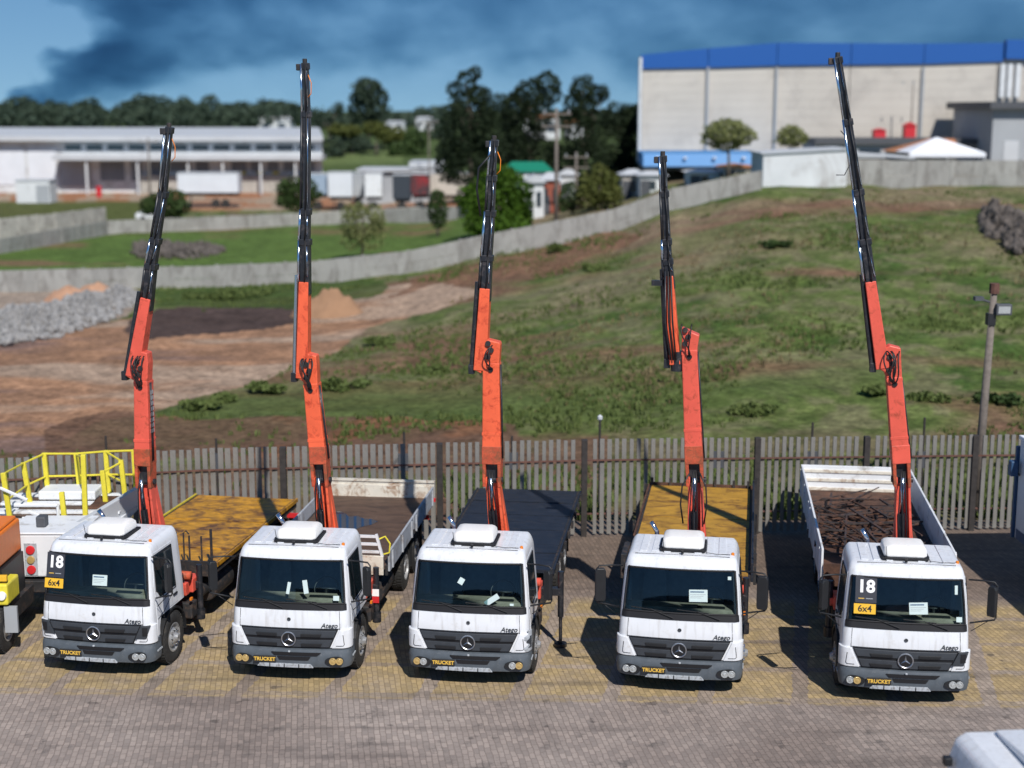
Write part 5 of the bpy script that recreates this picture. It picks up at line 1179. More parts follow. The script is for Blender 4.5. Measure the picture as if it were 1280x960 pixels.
# truck 5
o, a, hd, ln = trucks[4]
deck_common(o, ln, 3.0); boards(o, ln, 'rustfloor', 5, 3.0, rr=.01)
side_board(o, 1, ln, .74, 'offwhite', 3.0); side_board(o, -1, ln, .74, 'offwhite', 3.0)
tg = rectp('tailgate', o, 'offwhite', -1.30, 1.30, 1.26, 1.98, ln, ln+.05, .01)
for zz in (1.40, 1.62, 1.84): rectp('tailgate_rib', tg, 'whiteold', -1.24, 1.24, zz-.04, zz+.04, ln-.028, ln-.002, .01)
rectp('headboard', o, 'rustfloor', -1.24, 1.24, 1.25, 1.7, 2.93, 2.98)
random.seed(12)
def scrap_item(q, i):
    L_ = random.uniform(.5, 2.6); x, y = random.uniform(-1.05, .8), random.uniform(3.8, ln-1.3); z = 1.39+random.random()**1.5*.30; a_ = random.uniform(-.9, .9)+(math.pi/2 if random.random() < .5 else 0)
    d = Vector((math.sin(a_), math.cos(a_), random.uniform(-.05, .05)))*L_/2; c_ = Vector((x, y, z)); p1, p2 = c_-d, c_+d
    for p_ in (p1, p2): p_.x = max(-1.16, min(1.16, p_.x)); p_.y = max(3.15, min(ln-.45, p_.y)); p_.z = max(1.39, p_.z)
    if i % 3: q.tube([p1, p2], random.uniform(.012, .028), 6)
    else: q.beam(p1, p2, random.uniform(.03, .07), random.uniform(.02, .04))
for i in range(62):
    q = MB(); scrap_item(q, i); r = q.build('scrap_bar', M['scrap'] if i % 4 else M['rustfloor'], None)
    r.matrix_world = o.matrix_basis @ Matrix.Identity(4); zn_ = q.v; my = sum(v[1] for v in zn_)/len(zn_); mx = sum(v[0] for v in zn_)/len(zn_); zone = ('rear' if my > 6.6 else 'middle' if my > 5 else 'cab')+' '+('left' if mx < -.15 else 'right')
    tag(r, 'rusty '+('round' if i % 3 else 'flat')+' steel bar lying loose at the '+zone+' of the scrap load', 'steel bar', 'rusty '+('round' if i % 3 else 'flat')+' bars at the '+zone+' of the scrap load')
for k_, (cx, cy, lb) in enumerate(((-.9, 5.6, 'dark welded steel frame at the left of the scrap load'), (.25, 4.6, 'dark welded steel frame in the middle of the scrap load'), (.55, 7.3, 'small dark cage frame at the rear right of the scrap load'))):
    fr_ = empty('steel_frame', o.matrix_basis @ Vector((cx, cy, 1.62)), hd+.25*k_-.1); tag(fr_, lb, 'steel frame'); sx, sy = ((.30,1.2),(.25,1.0),(.30,.4))[k_]
    for s_ in (-1, 1):
        q = MB(); q.beam((s_*sx,-sy,0),(s_*sx,sy,.04), .04, .04); q.build('side_bar', M['scrap'], fr_); 
    for y in np.linspace(-sy, sy, 5):
        q = MB(); q.beam((-sx,y,.02),(sx,y,.02), .03, .03); q.build('cross_bar', M['scrap'], fr_)
random.seed(5)
#@@CRANES
# ------------------------------------------------------------------ cranes
CR_SPEC = [
 dict(colx=190, piv=(183,606), boom=((185,634),(180,474)), bw=.33, elb=(180,452), jib=((168,470),(186,372)), jw=.26, ext=[(186,372),(191,330),(197,298),(207,240),(215,160)], red='red'),
 dict(colx=407, piv=(402,604), boom=((401,636),(390,478)), bw=.33, elb=(393,454), jib=((379,472),(381,352)), jw=.24, ext=[(381,352),(381,300),(382,262),(383,140),(381,80)], red='orangered'),
 dict(colx=623, piv=(616,604), boom=((616,610),(615,452)), bw=.37, elb=(617,442), jib=((601,462),(607,360)), jw=.25, ext=[(607,360),(609,320),(613,264),(615,220),(618,176)], red='orangered'),
 dict(colx=868, piv=(869,604), boom=((869,606),(862,436)), bw=.34, elb=(862,428), jib=((844,455),(836,345)), jw=.21, ext=[(836,345),(834,325),(833,300),(830,240),(828,196)], red='red'),
 dict(colx=1129, piv=(1127,604), boom=((1126,640),(1117,470)), bw=.33, elb=(1110,440), jib=((1103,460),(1088,352)), jw=.25, ext=[(1088,352),(1081,300),(1073,238),(1060,150),(1048,72)], red='red')]
SIDE = (1,0,0)
for ti, (spec, (o, a, hd, ln)) in enumerate(zip(CR_SPEC, trucks)):
    inv = o.matrix_basis.inverted()
    yc = (o.matrix_basis @ Vector((0, 2.35, 0))).y
    def L2(p, dy=0): v = inv @ P(p[0], p[1], yc); return Vector((v.x, v.y+dy, v.z))
    rd = spec['red']
    # keep everything on the crane's own plane across the truck
    def Q(p, dy=0):
        v = L2(p); return Vector((v.x, 2.35+dy+(v.y-2.35)*.15, v.z))
    base = empty('crane_base', (0, 0, 0), 0, o)
    rectp('base_beam', base, 'red', -1.1, 1.1, 1.02, 1.30, 2.15, 2.55, .02)
    rectp('base_casting', base, rd, -.34, .34, 1.28, 1.72, 2.08, 2.62, .04)
    q = MB(); q.tube([(.15,2.02,1.42),(1.12,2.02,1.42)], .085, 12); q.build('slewing_cylinder', M['redrustshade' if ti == 0 else 'red'], base, smooth=True)
    rectp('valve_block', base, rd, .72, 1.05, 1.02, 1.28, 1.92, 2.1, .02)
    for k_ in range(5): q = MB(); q.tube([(.74+.065*k_,1.95,1.27),(.74+.065*k_,1.90,1.50)], .011, 5); q.build('control_lever', M['black'], base)
    for s_ in (-1, 1):
        down = (ti == 2 and s_ > 0); x = s_*(1.48 if down else 1.16)
        q = MB(); q.beam((s_*.9,2.35,1.14),(x,2.35,1.14), .15, .15, side=(0,1,0)); q.build('outrigger_beam', M['boomblack' if down or s_ > 0 else 'red'], base, .01)
        lg = MB(); lg.tube([(x,2.35,1.55),(x,2.35,.62)], .06, 10)
        if down: lg.tube([(x,2.35,.62),(x,2.35,.06)], .035, 10); lg.tube([(x,2.35,.07),(x,2.35,0.0)], .13, 12)
        else: lg.tube([(x,2.35,.62),(x,2.35,.42)], .09, 10)
        lgo = lg.build('outrigger_leg', M['boomblack'], base, auto=True)
        if ti == 1 and s_ > 0: rectp('reflector_white', lgo, 'ink', x-.07, x+.07, .98, 1.12, 2.26, 2.28); rectp('reflector_red', lgo, 'redlens', x-.07, x+.07, .84, .975, 2.26, 2.28)
    piv = Q(spec['piv']); cb = Vector((Q((spec['colx'], 660)).x, 2.35, 1.7))
    b0, b1 = Q(spec['boom'][0], .0), Q(spec['boom'][1], .0)
    # column
    colo = empty('crane_column', (0, 0, 0), 0, o)
    q = MB(); q.beam(cb+Vector((.05,.16,0)), piv+Vector((.03,.12,.05)), .46, .22, .20, .16, side=SIDE); q.build('column_body', M[rd], colo, .012)
    for s_ in (-1, 1):
        q = MB(); q.beam(cb+Vector((s_*.13+.05,-.02,0)), piv+Vector((s_*.115,-.02,.14)), .07, .30, .04, .22, side=SIDE); q.build('cheek_plate', M[rd], colo, .008)
    q = MB(); c0 = cb+Vector((-.01,-.12,-.1)); c1 = piv+Vector((-.01,-.17,-.2)); m_ = c0+(c1-c0)*.8
    q.tube([c0, m_], .07, 12); q.build('lift_cylinder', M['boomblack'], colo, auto=True)
    q = MB(); q.tube([m_, piv+Vector((-.01,-.2,.16))], .035, 10); q.build('cylinder_rod', M['rod'], colo, smooth=True)
    q = MB(); q.tube([piv+Vector((-.2,0,.08)), piv+Vector((.2,0,.08))], .06, 12); q.build('pivot_pin', M['boomblack'], colo, auto=True)
    for k_ in range(3):
        q = MB(); x = -.06+.05*k_; q.tube([cb+Vector((x,-.18,.2)), (cb+piv)/2+Vector((x*1.6,-.26,.2)), piv+Vector((x,-.24,-.05)), piv+Vector((x*.5,-.18,.28))], .013, 5); q.build('hose', M['hose'], colo, smooth=True)
    if ti == 3:
        for x_ in (-.26, .24):
            q = MB(); q.tube([piv+Vector((x_*.3,-.22,.3)), piv+Vector((x_*.9,-.30,.02)), piv+Vector((x_,-.30,-.35)), piv+Vector((x_*.8,-.2,-.75))], .016, 6); q.build('hose', M['hose'], colo, smooth=True)
    # main boom
    bo = empty('main_boom', (0, 0, 0), 0, o); d = (b1-b0).normalized(); bw_ = spec['bw']
    st = piv + d*.08; 
    q = MB(); lo = piv+d*.42
    q.beam(lo, b1, bw_, .34, bw_*.86, .30, side=SIDE); q.build('boom_box', M[rd], bo, .018)
    for s_ in (-1, 1):
        q = MB(); q.beam(piv+Vector((s_*bw_*.40,0,-.02))-d*.02, lo+Vector((s_*bw_*.40,0,0))+d*.02, .06, .30, .065, .335, side=SIDE); q.build('boom_fork', M['redrustshade'], bo, .01)
    q = MB(); q.beam(lo-d*.0, lo+d*.36, bw_+.008, .347, side=SIDE); q.build('boom_shade_sleeve', M['redrustshade' if ti != 4 else rd], bo, .015)  # darker sleeve paints shadow onto the boom foot; last truck's matches its boom
    q = MB(); q.beam(piv+d*.02+Vector((0,.05,0)), lo+d*.01+Vector((0,.05,0)), bw_*.66, .18, side=SIDE); q.build('boom_core', M['boomblack'], bo)
    q = MB(); tp = b1-d*.03+Vector((0,-.17,0)); q.lathe([(.045,-.012),(.05,0),(.045,.01)], c=tp-d*.10, axis='Y', n=14); q.build('boom_eye', M['gasket'], bo)
    for f_, ww in ((.30, .012), (.97, .006)):
        q = MB(); c_ = lo.lerp(b1, f_); q.beam(c_-d*.03, c_+d*.03, bw_*(1-.14*f_)+ww, .34-.04*f_+ww, side=SIDE); q.build('weld_band', M[rd], bo, .004)
    q = MB(); x_ = bw_*.5+.02; q.tube([lo+Vector((x_,-.06,.1)), lo.lerp(b1,.5)+Vector((x_-.012,-.06,0)), b1+Vector((x_-.03,-.06,-.05))], .013, 6); q.tube([lo+Vector((x_,.0,.1)), lo.lerp(b1,.5)+Vector((x_-.012,.0,0)), b1+Vector((x_-.03,.0,-.05))], .013, 6); tag(q.build('boom_pipes', M['boomblack'], bo, smooth=True), kind='stuff')
    # jib hinge and jib
    e = Q(spec['elb']); j0, j1 = Q(spec['jib'][0], 0), Q(spec['jib'][1], 0); dj = (j1-j0).normalized(); jw_ = spec['jw']
    q = MB(); hx = bw_*.86/2
    top = b1+d*(.55 if ti != 2 else .40)
    q.prism([(b1.x-hx, b1.z-.02), (b1.x+hx, b1.z-.02), (top.x+hx*1.15, b1.z+.35), (top.x+hx*1.05, top.z), (top.x-hx*.4, top.z+.05), (j0.x+dj.x*.8, b1.z+.40), (j0.x-jw_*.5, j0.z+.02), (j0.x+jw_*.1, j0.z-.06)], 2.21, 2.47)
    if ti == 3: q = MB(); q.prism([(b1.x-hx, b1.z-.02), (b1.x+hx, b1.z-.02), (b1.x+hx*1.25, b1.z+.28), (b1.x-hx*1.0, b1.z+.42)], 2.21, 2.47)
    q.build('elbow_casting', M[rd], bo, .02)
    for k_ in range(3):
        q = MB(); q.lathe([(.05,-.03),(.055,0),(.04,.02)], c=(top.x-.05+.06*(k_ % 2), 2.19, b1.z+.12+.13*k_), axis='Y', n=12); q.build('hinge_pin', M['chassis'], bo, auto=True)
    random.seed(40+ti)
    for k_ in range(5 if ti in (0,1,4) else 2):
        p0 = Vector((top.x+random.uniform(-.12,.12), 2.16, top.z-.05)); p3 = Vector((b1.x+random.uniform(-.05,.05), 2.15, b1.z-.1))
        p1 = p0*.6+p3*.4+Vector((random.uniform(-.22,.22), -.12, random.uniform(0,.15))); p2 = p0*.3+p3*.7+Vector((random.uniform(-.2,.2), -.14, 0))
        pts = [(1-t_)**3*p0+3*(1-t_)**2*t_*p1+3*(1-t_)*t_*t_*p2+t_**3*p3 for t_ in [i/10 for i in range(11)]]
        q = MB(); q.tube(pts, .014, 5); q.build('hose', M['hose'], bo, smooth=True)
    if ti in (0, 1):    # maker's lettering strip along the boom's side
        q = MB()
        for k_ in range(8):
            c_ = b1-d*(.25+.11*k_); q.box((c_.x+bw_*.46, c_.y-.07, c_.z-.04), (c_.x+bw_*.46+.012, c_.y+.07, c_.z+.035))
        q.build('side_lettering', M['logotext'], bo)
    jb = empty('jib', (0, 0, 0), 0, o)
    q = MB(); q.beam(j0, j1, jw_, .30, jw_*.78, .26, side=SIDE); q.build('jib_box', M[rd if ti != 3 else 'orangered'], jb, .014)
    # extension stages, each narrower
    pts = [Q(p, .0) for p in spec['ext']]; wds = [.185,.160,.135,.112]
    if ti == 3: wds = [.16,.145,.125,.105]
    for k_ in range(4):
        A, B = pts[k_], pts[k_+1]; dd = (B-A).normalized()
        off = Vector((jw_*.08, 0, 0))
        q = MB(); q.beam(A-dd*.25+off, B+off*.5, wds[k_], wds[k_], side=SIDE); st_ = q.build('extension_stage', M['boomblack'], jb, .012)
        q = MB(); q.beam(B-dd*.10+off*.7, B+dd*.02+off*.7, wds[k_]+.03, wds[k_]+.03, side=SIDE); q.build('stage_collar', M['boomblack'], st_, .01)
        sd_ = -1
        c0 = A+Vector((-wds[k_]*.62,-.05,0)); c1 = B+Vector((-wds[k_]*.58,-.05,0))
        q = MB(); q.tube([c0, c1], .026 if k_ > 1 else .036, 8, .024); q.build('extension_cylinder', M['rod' if (k_ in (1,3) or ti == 4 or (ti == 1 and k_ == 0)) else 'boomblack'], st_, smooth=True)
        q = MB(); q.tube([A+Vector((wds[k_]*.1,-wds[k_]*.5-.03,0)), (A+B)/2+Vector((wds[k_]*.1+.03,-wds[k_]*.5-.05,0)), B+Vector((wds[k_]*.15,-wds[k_]*.5-.02,0))], .014, 5); q.build('hose', M['hose'], st_, smooth=True)
        q = MB(); q.tube([A+Vector((wds[k_]*.40,-wds[k_]*.5-.012,.1)), B+Vector((wds[k_]*.30,-wds[k_]*.5-.012,-.12))], .012, 6); q.build('guide_rod', M['rod'], st_, smooth=True)
    T = pts[-1]
    q = MB(); q.box((T.x-.16, 2.29, T.z-.12), (T.x-.05, 2.41, T.z+.0)); q.tube([T+Vector((0,0,-.05)), T+Vector((0,0,.10))], .045, 10); q.build('boom_tip', M['chassis'], jb, .012)
    if ti in (0, 1, 2, 4):
        q = MB(); q.tube([T+Vector((.07,-.05,-.2)), T+Vector((.13,-.06,-.35)), T+Vector((.12,-.06,-.55)), T+Vector((.05,-.06,-.62))] if ti != 4 else [T+Vector((.1,-.05,-1.3)), T+Vector((.28,-.06,-1.5)), T+Vector((.34,-.06,-1.8)), T+Vector((.2,-.06,-2.1)), T+Vector((.05,-.06,-2.1))], .009, 5); q.build('tip_hose', M['orange' if ti != 4 else 'hose'], jb, smooth=True)
    if ti == 2:
        q = MB(); q.tube([T+Vector((-.05,-.1,-.25)), T+Vector((-.28,-.1,-.5)), T+Vector((-.32,-.1,-.9)), T+Vector((-.25,-.1,-1.4))], .02, 6); q.build('tip_hose', M['hose'], jb, smooth=True)
    # outer jib cylinder running beside the jib
    s0, s1 = j0+Vector((-jw_*.5-.05,-.02,-.02)), j1+Vector((-jw_*.5-.03,-.02,.12))
    q = MB(); q.tube([s0, s1], .055, 10, .045); q.build('jib_cylinder', M['boomblack' if ti != 1 else 'rod'], jb, auto=True)
    q = MB(); q.box((s0.x-.06, s0.y-.07, s0.z-.06), (s0.x+.06, s0.y+.07, s0.z+.12)); q.build('cylinder_mount', M['boomblack'], jb, .01)
    if ti == 3:
        cc = Q((846, 462)); q = MB(); q.tube([cc+Vector((0,-.05,-.02)), cc+Vector((0,-.05,.36))], .115, 14); q.build('winch_drum', M['boomblack'], jb, auto=True)
        q = MB(); q.box((j1.x-.32, 2.2, j1.z-.18), (j1.x-.12, 2.3, j1.z-.08)); q.build('jib_bracket', M['boomblack'], jb)
        for k_ in range(3): q = MB(); q.tube([j0+Vector((-.08+.05*k_,-.2,.1)), (j0+j1)/2+Vector((-.12+.07*k_,-.24,0)), j1+Vector((-.06+.05*k_,-.18,.1))], .017, 6); q.build('hose', M['hose' if k_ else 'boomblack'], jb, smooth=True)
#@@CARDS
# ------------------------------------------------------------------ cards in the windscreens
def ws_pt(x, z, off=.012): return cpt(x/.9, z, off)
def card(o, x, z, w_, h_, mt, name, off=.006):
    c_ = ws_pt(x, z, off); tilt = math.degrees(math.atan2(.235-.11, 2.1-1.55)); 
    e_ = empty(name, c_, 0, o); e_.rotation_euler = (R(-tilt), 0, R(3.5*x)); return e_
for ti, (nm, cx) in {0: (1, -.84), 4: (1, -.73)}.items():
    o = trucks[ti][0]; mvr = T_18
    e_ = card(o, cx, 2.08, .3, .4, 'card', 'number_card'); rectp('card_board', e_, 'card', -.185, .185, -.235, .235, -.003, .003); put(T_18, 'lettering', e_, (0, -.006, .05))
    rectp('card_line', e_, 'inkyellow', -.13, -.03, -.165, -.152, -.006, -.0035); rectp('card_line', e_, 'midgrey', .0, .12, -.165, -.152, -.006, -.0035)
    e2 = card(o, cx+.005, 1.745, .3, .2, 'yellowcard', 'drive_card'); rectp('card_board', e2, 'yellowcard', -.19, .19, -.09, .09, -.003, .003); put(T_64, 'lettering', e2, (0, -.006, .0))
def sheet(ti, x, z, w_, h_, rot=0):
    o = trucks[ti][0]; e_ = card(o, x, z, w_, h_, 'paper', 'paper_notice'); e_.rotation_euler[1] = R(rot); rectp('sheet', e_, 'paper', -w_/2, w_/2, -h_/2, h_/2, -.002, .002)
    rectp('letterhead', e_, 'bluedark', -w_/2+.02, w_/2-.06, h_/2-.05, h_/2-.03, -.004, -.0025)
    for k_ in range(3): rectp('text_line', e_, 'midgrey', -w_/2+.02, w_/2-.03-.04*k_, h_/2-.09-.03*k_, h_/2-.083-.03*k_, -.004, -.0025)
sheet(0, .10, 1.86, .29, .20); sheet(3, .32, 1.86, .33, .22, -2); sheet(4, .20, 1.80, .32, .21, -3)
for ti, x, z, w_, h_, rot in ((1,-.02,1.80,.06,.22,8),(1,.30,1.83,.09,.25,-10),(2,-.15,1.98,.10,.12,30),(2,.42,1.66,.30,.10,-35),(1,.86,1.63,.11,.09,0),(4,.90,1.62,.10,.09,0),(4,.88,2.13,.05,.16,0),(3,.90,2.18,.06,.06,0),(2,.78,1.58,.07,.04,0)):
    o = trucks[ti][0]; e_ = card(o, x, z, w_, h_, 'paper', 'sticker'); e_.rotation_euler[1] = R(rot); rectp('sticker_face', e_, 'paper', -w_/2, w_/2, -h_/2, h_/2, -.0015, .0015)
# yellow fog lamps on some of the trucks are given by replacing the lens
for ti, sides in ((1, (-1, 1)), (2, (-1, 1)), (4, (-1,))):
    o = trucks[ti][0]
    for c_ in children(o):
        if c_.name.startswith('bumper'):
            ls_ = sorted([k_ for k_ in children(c_) if k_.name.startswith('fog_lamp')], key=lambda k_: sum(v.co.x for v in k_.data.vertices))
            for j_ in ((0, 3) if ti == 2 else (0, 1, 2, 3) if ti == 1 else (1,)):
                ls_[j_].data = ls_[j_].data.copy(); ls_[j_].data.materials[0] = M['amber']
# truck 1 and 5: headlamp cover missing, dark lamp housing in the corner
for ti, sides in ((0, (-1, 1)), (4, (1,))):
    for s_ in sides:
        q = patch(lambda z, s_=s_: s_*(.80+.17*(z-.69)/.36), lambda z, s_=s_: s_*(1.20+.30*(z-.80)/.25), .80, 1.055, .050, .04, 10, 3); hl = q.build('headlamp_socket', M['grille'], trucks[ti][0], .006)
        q = patch(lambda z, s_=s_: s_*1.02, lambda z, s_=s_: s_*1.30, .86, 1.02, .056, .01, 5, 2); q.build('socket_hollow', M['gasket'], hl)
# torn front corner of the third truck
q = patch(lambda z: 1.42+.2*math.sin(z*31), lambda z: 1.92, .72, 1.10, .046, .02, 8, 7); q.build('torn_corner', M['step'], trucks[2][0])
q = patch(lambda z: 1.55+.15*math.sin(z*40), lambda z: 1.82, .78, 1.0, .052, .02, 6, 6); q.build('torn_hollow', M['grille'], trucks[2][0])
#@@VEHICLES
# ------------------------------------------------------------------ neighbouring vehicles at the frame edges
random.seed(3)
r = empty('platform_truck', (-9.9, 29.3, 0)); tag(r, 'white truck seen from behind with red tail lights and a platform fenced by yellow rails', 'truck')
rectp('rear_cabinet', r, 'offwhite', -.48, 1.05, 1.02, 1.92, 0, 1.3, .03); rectp('cabinet_lid', r, 'offwhite', -.50, 1.07, 1.923, 1.97, -.02, 1.32, .02)
for z in (1.18, 1.60):
    q = MB(); q.lathe([(.02,-.05),(.085,-.045),(.095,-.02),(.095,.0)], c=(0,0,z), axis='Y', n=18); q.build('tail_lamp', M['redlens'], r, auto=True)
q = MB(); q.lathe([(.02,-.05),(.075,-.045),(.085,-.02),(.085,.0)], c=(0,0,1.39), axis='Y', n=18); q.build('tail_lamp', M['amber'], r, auto=True)
rectp('lamp_board', r, 'step', -.13, .13, 1.06, 1.74, -.012, -.002)
rectp('pump', r, 'darkgrey', .02, .22, 1.972, 2.20, .35, .6, .03); rectp('black_post', r, 'black', -.32, -.18, 1.04, 1.50, -.06, -.003)
rectp('rear_bumper', r, 'chassis', -.9, 1.1, .70, .95, -.05, .15, .02); rectp('chassis', r, 'chassis', -.4, .8, .75, 1.0, .15, 4.0)
rectp('number_board', r, 'step', -.8, -.4, .76, .90, -.06, -.052)
for s_ in (-1, 1): wheel(r, (s_*.85+.1, .75, .485), s_, True)
DL, DR = -1.75, 1.25
rectp('deck', r, 'offwhite', DL, DR, 1.40, 1.60, 1.5, 4.25, .02); rectp('deck_load', r, 'brownfloor', -1.2, .6, 1.602, 1.68, 1.9, 3.9, .01)
for y in np.linspace(1.7, 3.9, 4): rectp('deck_strip', r, 'offwhite', DL+.05, DR-.05, 1.683, 1.74, y, y+.2, .01)
rectp('white_locker', r, 'offwhite', -.9, .4, 1.742, 1.95, 3.4, 4.1, .03); rectp('rust_patch_cover', r, 'rustfloor', .45, 1.1, 1.742, 1.80, 2.6, 3.6, .02)
q = MB(); ga, gb2 = P(92, 668, 29.9)-r.location, P(184, 612, 33.3)-r.location; q.beam(ga, gb2, .12, .42, side=(1,0,0)); q.build('grey_side_beam', M['roofgrey'], r, .02)
posts = [(14,658,4,591,31.0),(38,622,29,578,32.6),(60,609,55,566,33.3),(100,608,95,566,33.4),(107,649,104,568,31.6),(136,608,132,563,33.4),(133,634,128,588,32.4),(157,619,151,575,32.9),(82,661,77,615,30.9),(170,606,167,562,33.3)]
tops = []
for xb, yb2, xt, yt, Y in posts:
    p0, p1 = P(xb, yb2, Y)-r.location, P(xt, yt, Y)-r.location; tops.append((p0, p1)); p0.z = min(p0.z, 1.6)
    q = MB(); q.beam(p0, p1, .105, .085, side=(1,0,0)); q.build('rail_post', M['yrail'], r, .01)
for i, j in ((0,1),(1,2),(2,3),(3,5),(5,7),(4,3),(6,7),(5,9)):
    for f in ((.98,.5) if i not in (4,6) else (.95,)):
        q = MB(); q.tube([tops[i][0].lerp(tops[i][1], f), tops[j][0].lerp(tops[j][1], f)], .024, 6); q.build('handrail', M['yrail'], r)
for pa, pb in (((18,632),(72,632)),((72,632),(74,662)),((28,648),(60,648)),((0,610),(34,625)),((36,640),(70,652))):
    q = MB(); q.tube([P(*pa, 30.9)-r.location, P(*pb, 30.9)-r.location], .035, 6); q.build('white_frame', M['offwhite'], r)
# orange truck
r = empty('orange_truck', (-10.15, 27.6, 0)); tag(r, 'orange truck with a yellow bumper box cut by the left edge', 'truck')
rectp('body', r, 'vorange', -2.2, .14, 1.68, 2.35, 0, 1.5, .05); rectp('body_top', r, 'vorange', -2.1, .10, 2.352, 2.42, .1, 1.4, .03)
rectp('yellow_box', r, 'yrail', -.5, .36, 1.02, 1.45, -.1, .6, .04); q = MB(); q.lathe([(.02,-.06),(.08,-.05),(.09,0)], c=(.25,-.1,1.22), axis='Y', n=14); q.build('head_lamp', M['ink'], r, auto=True)
rectp('lamp_bar', r, 'yellowcard', -.3, .35, 1.50, 1.62, -.08, .0, .01); rectp('inner_body', r, 'black', -2.0, .2, .9, 1.67, .1, 1.4); rectp('chassis', r, 'chassis', -1.7, .3, .55, .9, 0, 1.6); rectp('mud_panel', r, 'midgrey', .25, .5, .45, .98, -.05, .02)
for s_, x in ((1, .1), (-1, -2.0)): wheel(r, (x, .2, .485), s_)
# box truck right
r = empty('box_truck', (11.85, 25.7, 0), R(2.2)); tag(r, 'pale blue box truck body cut by the right edge beside the fifth crane truck', 'truck')
rectp('box_body', r, 'trailer', 0, 2.4, .80, 3.12, 0, 7.2, .03); rectp('roof_cap', r, 'tent', -.03, 2.43, 3.122, 3.22, -.03, 7.22, .02)
rectp('lower_skirt', r, 'bluedark', -.012, -.002, .82, 1.05, .1, 7.1)
for y in np.arange(.35, 6.9, .7): rectp('side_rib', r, 'trailer', -.02, -.002, 1.27, 3.05, y, y+.03)
rectp('mirror_block', r, 'bluedark', -.25, -.08, 2.3, 2.65, 7.0, 7.2, .02); q = MB(); q.tube([(-.16,7.1,2.5),(.0,7.1,2.3)], .02, 6); q.build('mirror_arm', M['black'], r)
rectp('chassis', r, 'chassis', .5, 1.9, .6, .94, .2, 6.8)
for s_, x in ((-1, .2), (1, 2.2)):
    for y in (1.4, 5.6): wheel(r, (x, y, .485), s_, True)
rectp('rear_frame', r, 'bluedark', -.05, .12, .8, 2.95, 7.23, 7.32)
# bottom right truck seen from above
r = empty('white_truck', (0, 0, 0)); tag(r, 'white truck cab roof entering at the bottom right corner', 'truck')
c0 = PZ(1188, 915, 2.35); r.location = (c0.x, c0.y, 0); r.rotation_euler = (0, 0, R(4))
q = MB(); q.prism([(-.05,.7),(-.03,2.0),(.06,2.28),(.2,2.36),(2.1,2.36),(2.25,2.28),(2.34,2.0),(2.36,.7)], -1.7, 0); q.build('cab', M['white'], r, .06, seg=3)
q = MB(); q.prism([(-1.69,2.365),(-.2,2.365),(-.12,2.42),(-1.2,2.50),(-1.6,2.46)], .55, 2.2, 'YZ'); q.build('roof_deflector', M['white'], r, .05)
rectp('roof_hatch', r, 'glassdark', .95, 1.75, 2.362, 2.40, -.42, -.06, .02); rectp('roof_groove', r, 'gasket', .62, .68, 2.362, 2.366, -.5, -.02)
for y in (-.25, -.75): q = MB(); q.box((-.17, y-.06, 2.0), (-.06, y+.06, 2.12)); q.build('side_lamp', M['black'], r, .015)
rectp('windscreen', r, 'sideglass', .15, 2.15, 1.4, 2.1, -1.715, -1.703); rectp('bumper', r, 'bumper', -.08, 2.4, .35, .75, -1.8, -1.5, .03)
for s_, x in ((-1, .2), (1, 2.1)): wheel(r, (x, -.5, .485), s_)
rectp('chassis', r, 'chassis', .5, 1.8, .6, .95, .0, .25); rectp('rear_wall', r, 'darkgrey', .1, 2.25, .9, 1.9, .002, .03)
r = empty('opposite_shed', (0, -58, 0)); tag(r, 'long dark shed across the yard, seen only mirrored in the windscreens', 'shed')
rectp('wall', r, 'darkgrey', -34, 30, 0, 7.2, -12, 0); q = MB(); q.prism([(-35,7.2),(31,7.2),(20,8.8),(-22,8.8)], -12.5, .6); q.build('roof', M['darkgrey'], r)
for x in range(-30, 28, 9): rectp('door', r, 'midgrey', x, x+4, 0, 4.2, .003, .06)
#@@SMOKE
# ------------------------------------------------------------------ smoke plume: a real cloud of absorbing smoke far off
ms_, n, b = newmat('drifting_smoke'); n.nodes.remove(b); L = n.links
tc = N(n, 'ShaderNodeTexCoord'); sep = N(n, 'ShaderNodeSeparateXYZ'); L.new(tc.outputs['Object'], sep.inputs[0])
flat = N(n, 'ShaderNodeMapping'); flat.inputs['Scale'].default_value = (1,.25,1); L.new(tc.outputs['Object'], flat.inputs[0])
na = N(n, 'ShaderNodeTexNoise'); na.inputs['Scale'].default_value = .045; na.inputs['Detail'].default_value = 6; na.inputs['Roughness'].default_value = .62; L.new(flat.outputs[0], na.inputs[0])
mpp = N(n, 'ShaderNodeMapping'); mpp.inputs['Rotation'].default_value = (0, R(22), 0); mpp.inputs['Scale'].default_value = (.7, .2, 1.3); L.new(tc.outputs['Object'], mpp.inputs[0])
nb = N(n, 'ShaderNodeTexNoise'); nb.inputs['Scale'].default_value = .026; nb.inputs['Detail'].default_value = 6; nb.inputs['Roughness'].default_value = .6; L.new(mpp.outputs[0], nb.inputs[0])
fc = N(n, 'ShaderNodeFloatCurve'); zz = math_('DIVIDE', sep.outputs[2], 140.0); L.new(zz, fc.inputs[1])
cv = fc.mapping.curves[0]; pts = [(18,-293),(26,-285),(36,-276),(44,-264),(50,-250),(53,-240),(59,-241),(71,-251),(81,-262),(140,-320)]
pp = [(z/140, (x+400)/400) for z, x in pts]; cv.points[0].location = (0, pp[0][1]); cv.points[-1].location = pp[-1]
for p_ in pp[:-1]: cv.points.new(*p_)
for p_ in cv.points: p_.handle_type = 'VECTOR'
fc.mapping.update()
xb = math_('MULTIPLY_ADD', fc.outputs[0], 400.0, -412.0)
dx = math_('ADD', math_('SUBTRACT', sep.outputs[0], xb), math_('MULTIPLY', math_('SUBTRACT', na.outputs[0], .5), 75.0))
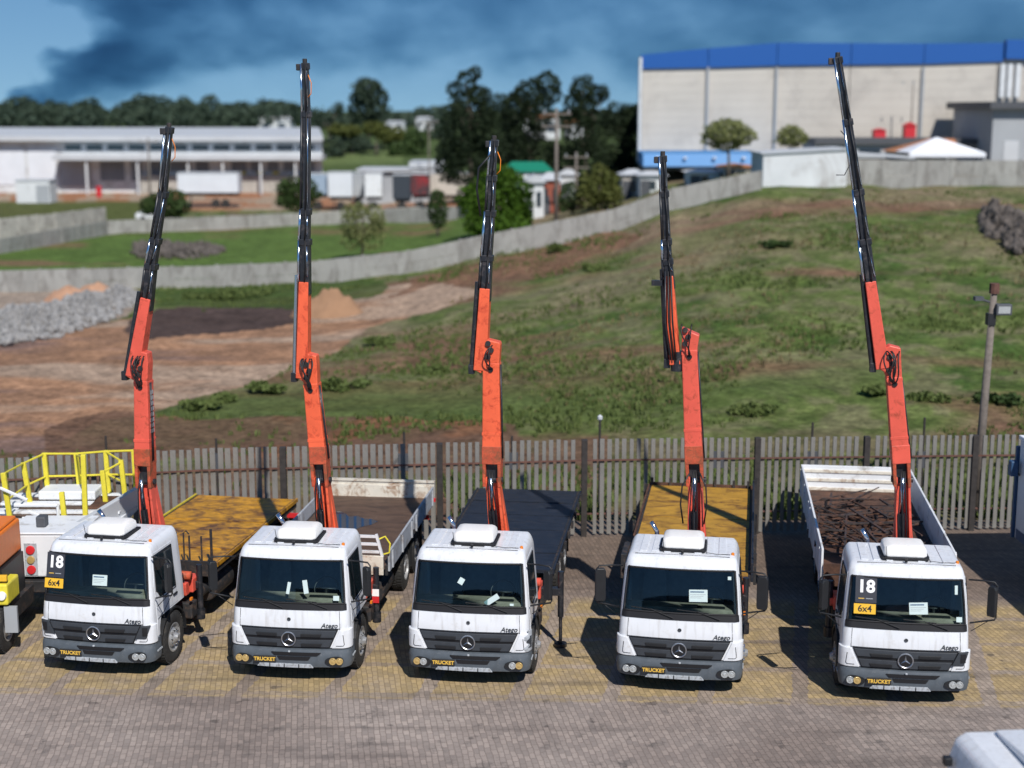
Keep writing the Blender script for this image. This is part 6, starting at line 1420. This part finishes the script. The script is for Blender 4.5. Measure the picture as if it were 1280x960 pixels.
edge = N(n, 'ShaderNodeMapRange', interpolation_type='SMOOTHSTEP'); edge.inputs[1].default_value = 0; edge.inputs[2].default_value = 3.5; L.new(dx, edge.inputs[0])
# underside rises away from the fire
zl = N(n, 'ShaderNodeMapRange'); zl.inputs[1].default_value = -305; zl.inputs[2].default_value = -200; zl.inputs[3].default_value = -10; zl.inputs[4].default_value = 30; L.new(sep.outputs[0], zl.inputs[0])
dz = math_('ADD', math_('SUBTRACT', sep.outputs[2], zl.outputs[0]), math_('MULTIPLY', math_('SUBTRACT', nb.outputs[0], .5), 40.0))
und = N(n, 'ShaderNodeMapRange', interpolation_type='SMOOTHSTEP'); und.inputs[1].default_value = -6; und.inputs[2].default_value = 22; und.inputs[3].default_value = .16; L.new(dz, und.inputs[0])
txr = N(n, 'ShaderNodeMapRange'); txr.inputs[1].default_value = .36; txr.inputs[2].default_value = .66; txr.inputs[3].default_value = .35; txr.inputs[4].default_value = 1.5; L.new(nb.outputs[0], txr.inputs[0])
core_ = N(n, 'ShaderNodeMapRange'); core_.inputs[1].default_value = -290; core_.inputs[2].default_value = -90; core_.inputs[3].default_value = 2.1; core_.inputs[4].default_value = .85; L.new(sep.outputs[0], core_.inputs[0])
den = math_('MULTIPLY', math_('MULTIPLY', edge.outputs[0], und.outputs[0]), math_('MULTIPLY', txr.outputs[0], core_.outputs[0]))
den = math_('MULTIPLY', den, .0225)
va = N(n, 'ShaderNodeVolumeAbsorption'); va.inputs[0].default_value = (.22,.50,.66,1); L.new(den, va.inputs[1])
vs_ = N(n, 'ShaderNodeVolumeScatter'); vs_.inputs[0].default_value = (.35,.55,.85,1); L.new(math_('MULTIPLY', den, .12), vs_.inputs[1])
ad = N(n, 'ShaderNodeAddShader'); L.new(va.outputs[0], ad.inputs[0]); L.new(vs_.outputs[0], ad.inputs[1]); L.new(ad.outputs[0], n.nodes['Material Output'].inputs['Volume'])
ms_.cycles.volume_step_rate = .12
q = MB(); q.box((-400, 0, 9), (520, 60, 139)); o = q.build('smoke_cloud', ms_); o.location = (0, 900, 0)
tag(o, 'bank of dark blue smoke drifting right from a fire at the far left horizon', 'smoke', kind='stuff')
print('OBJS', len(col.objects))
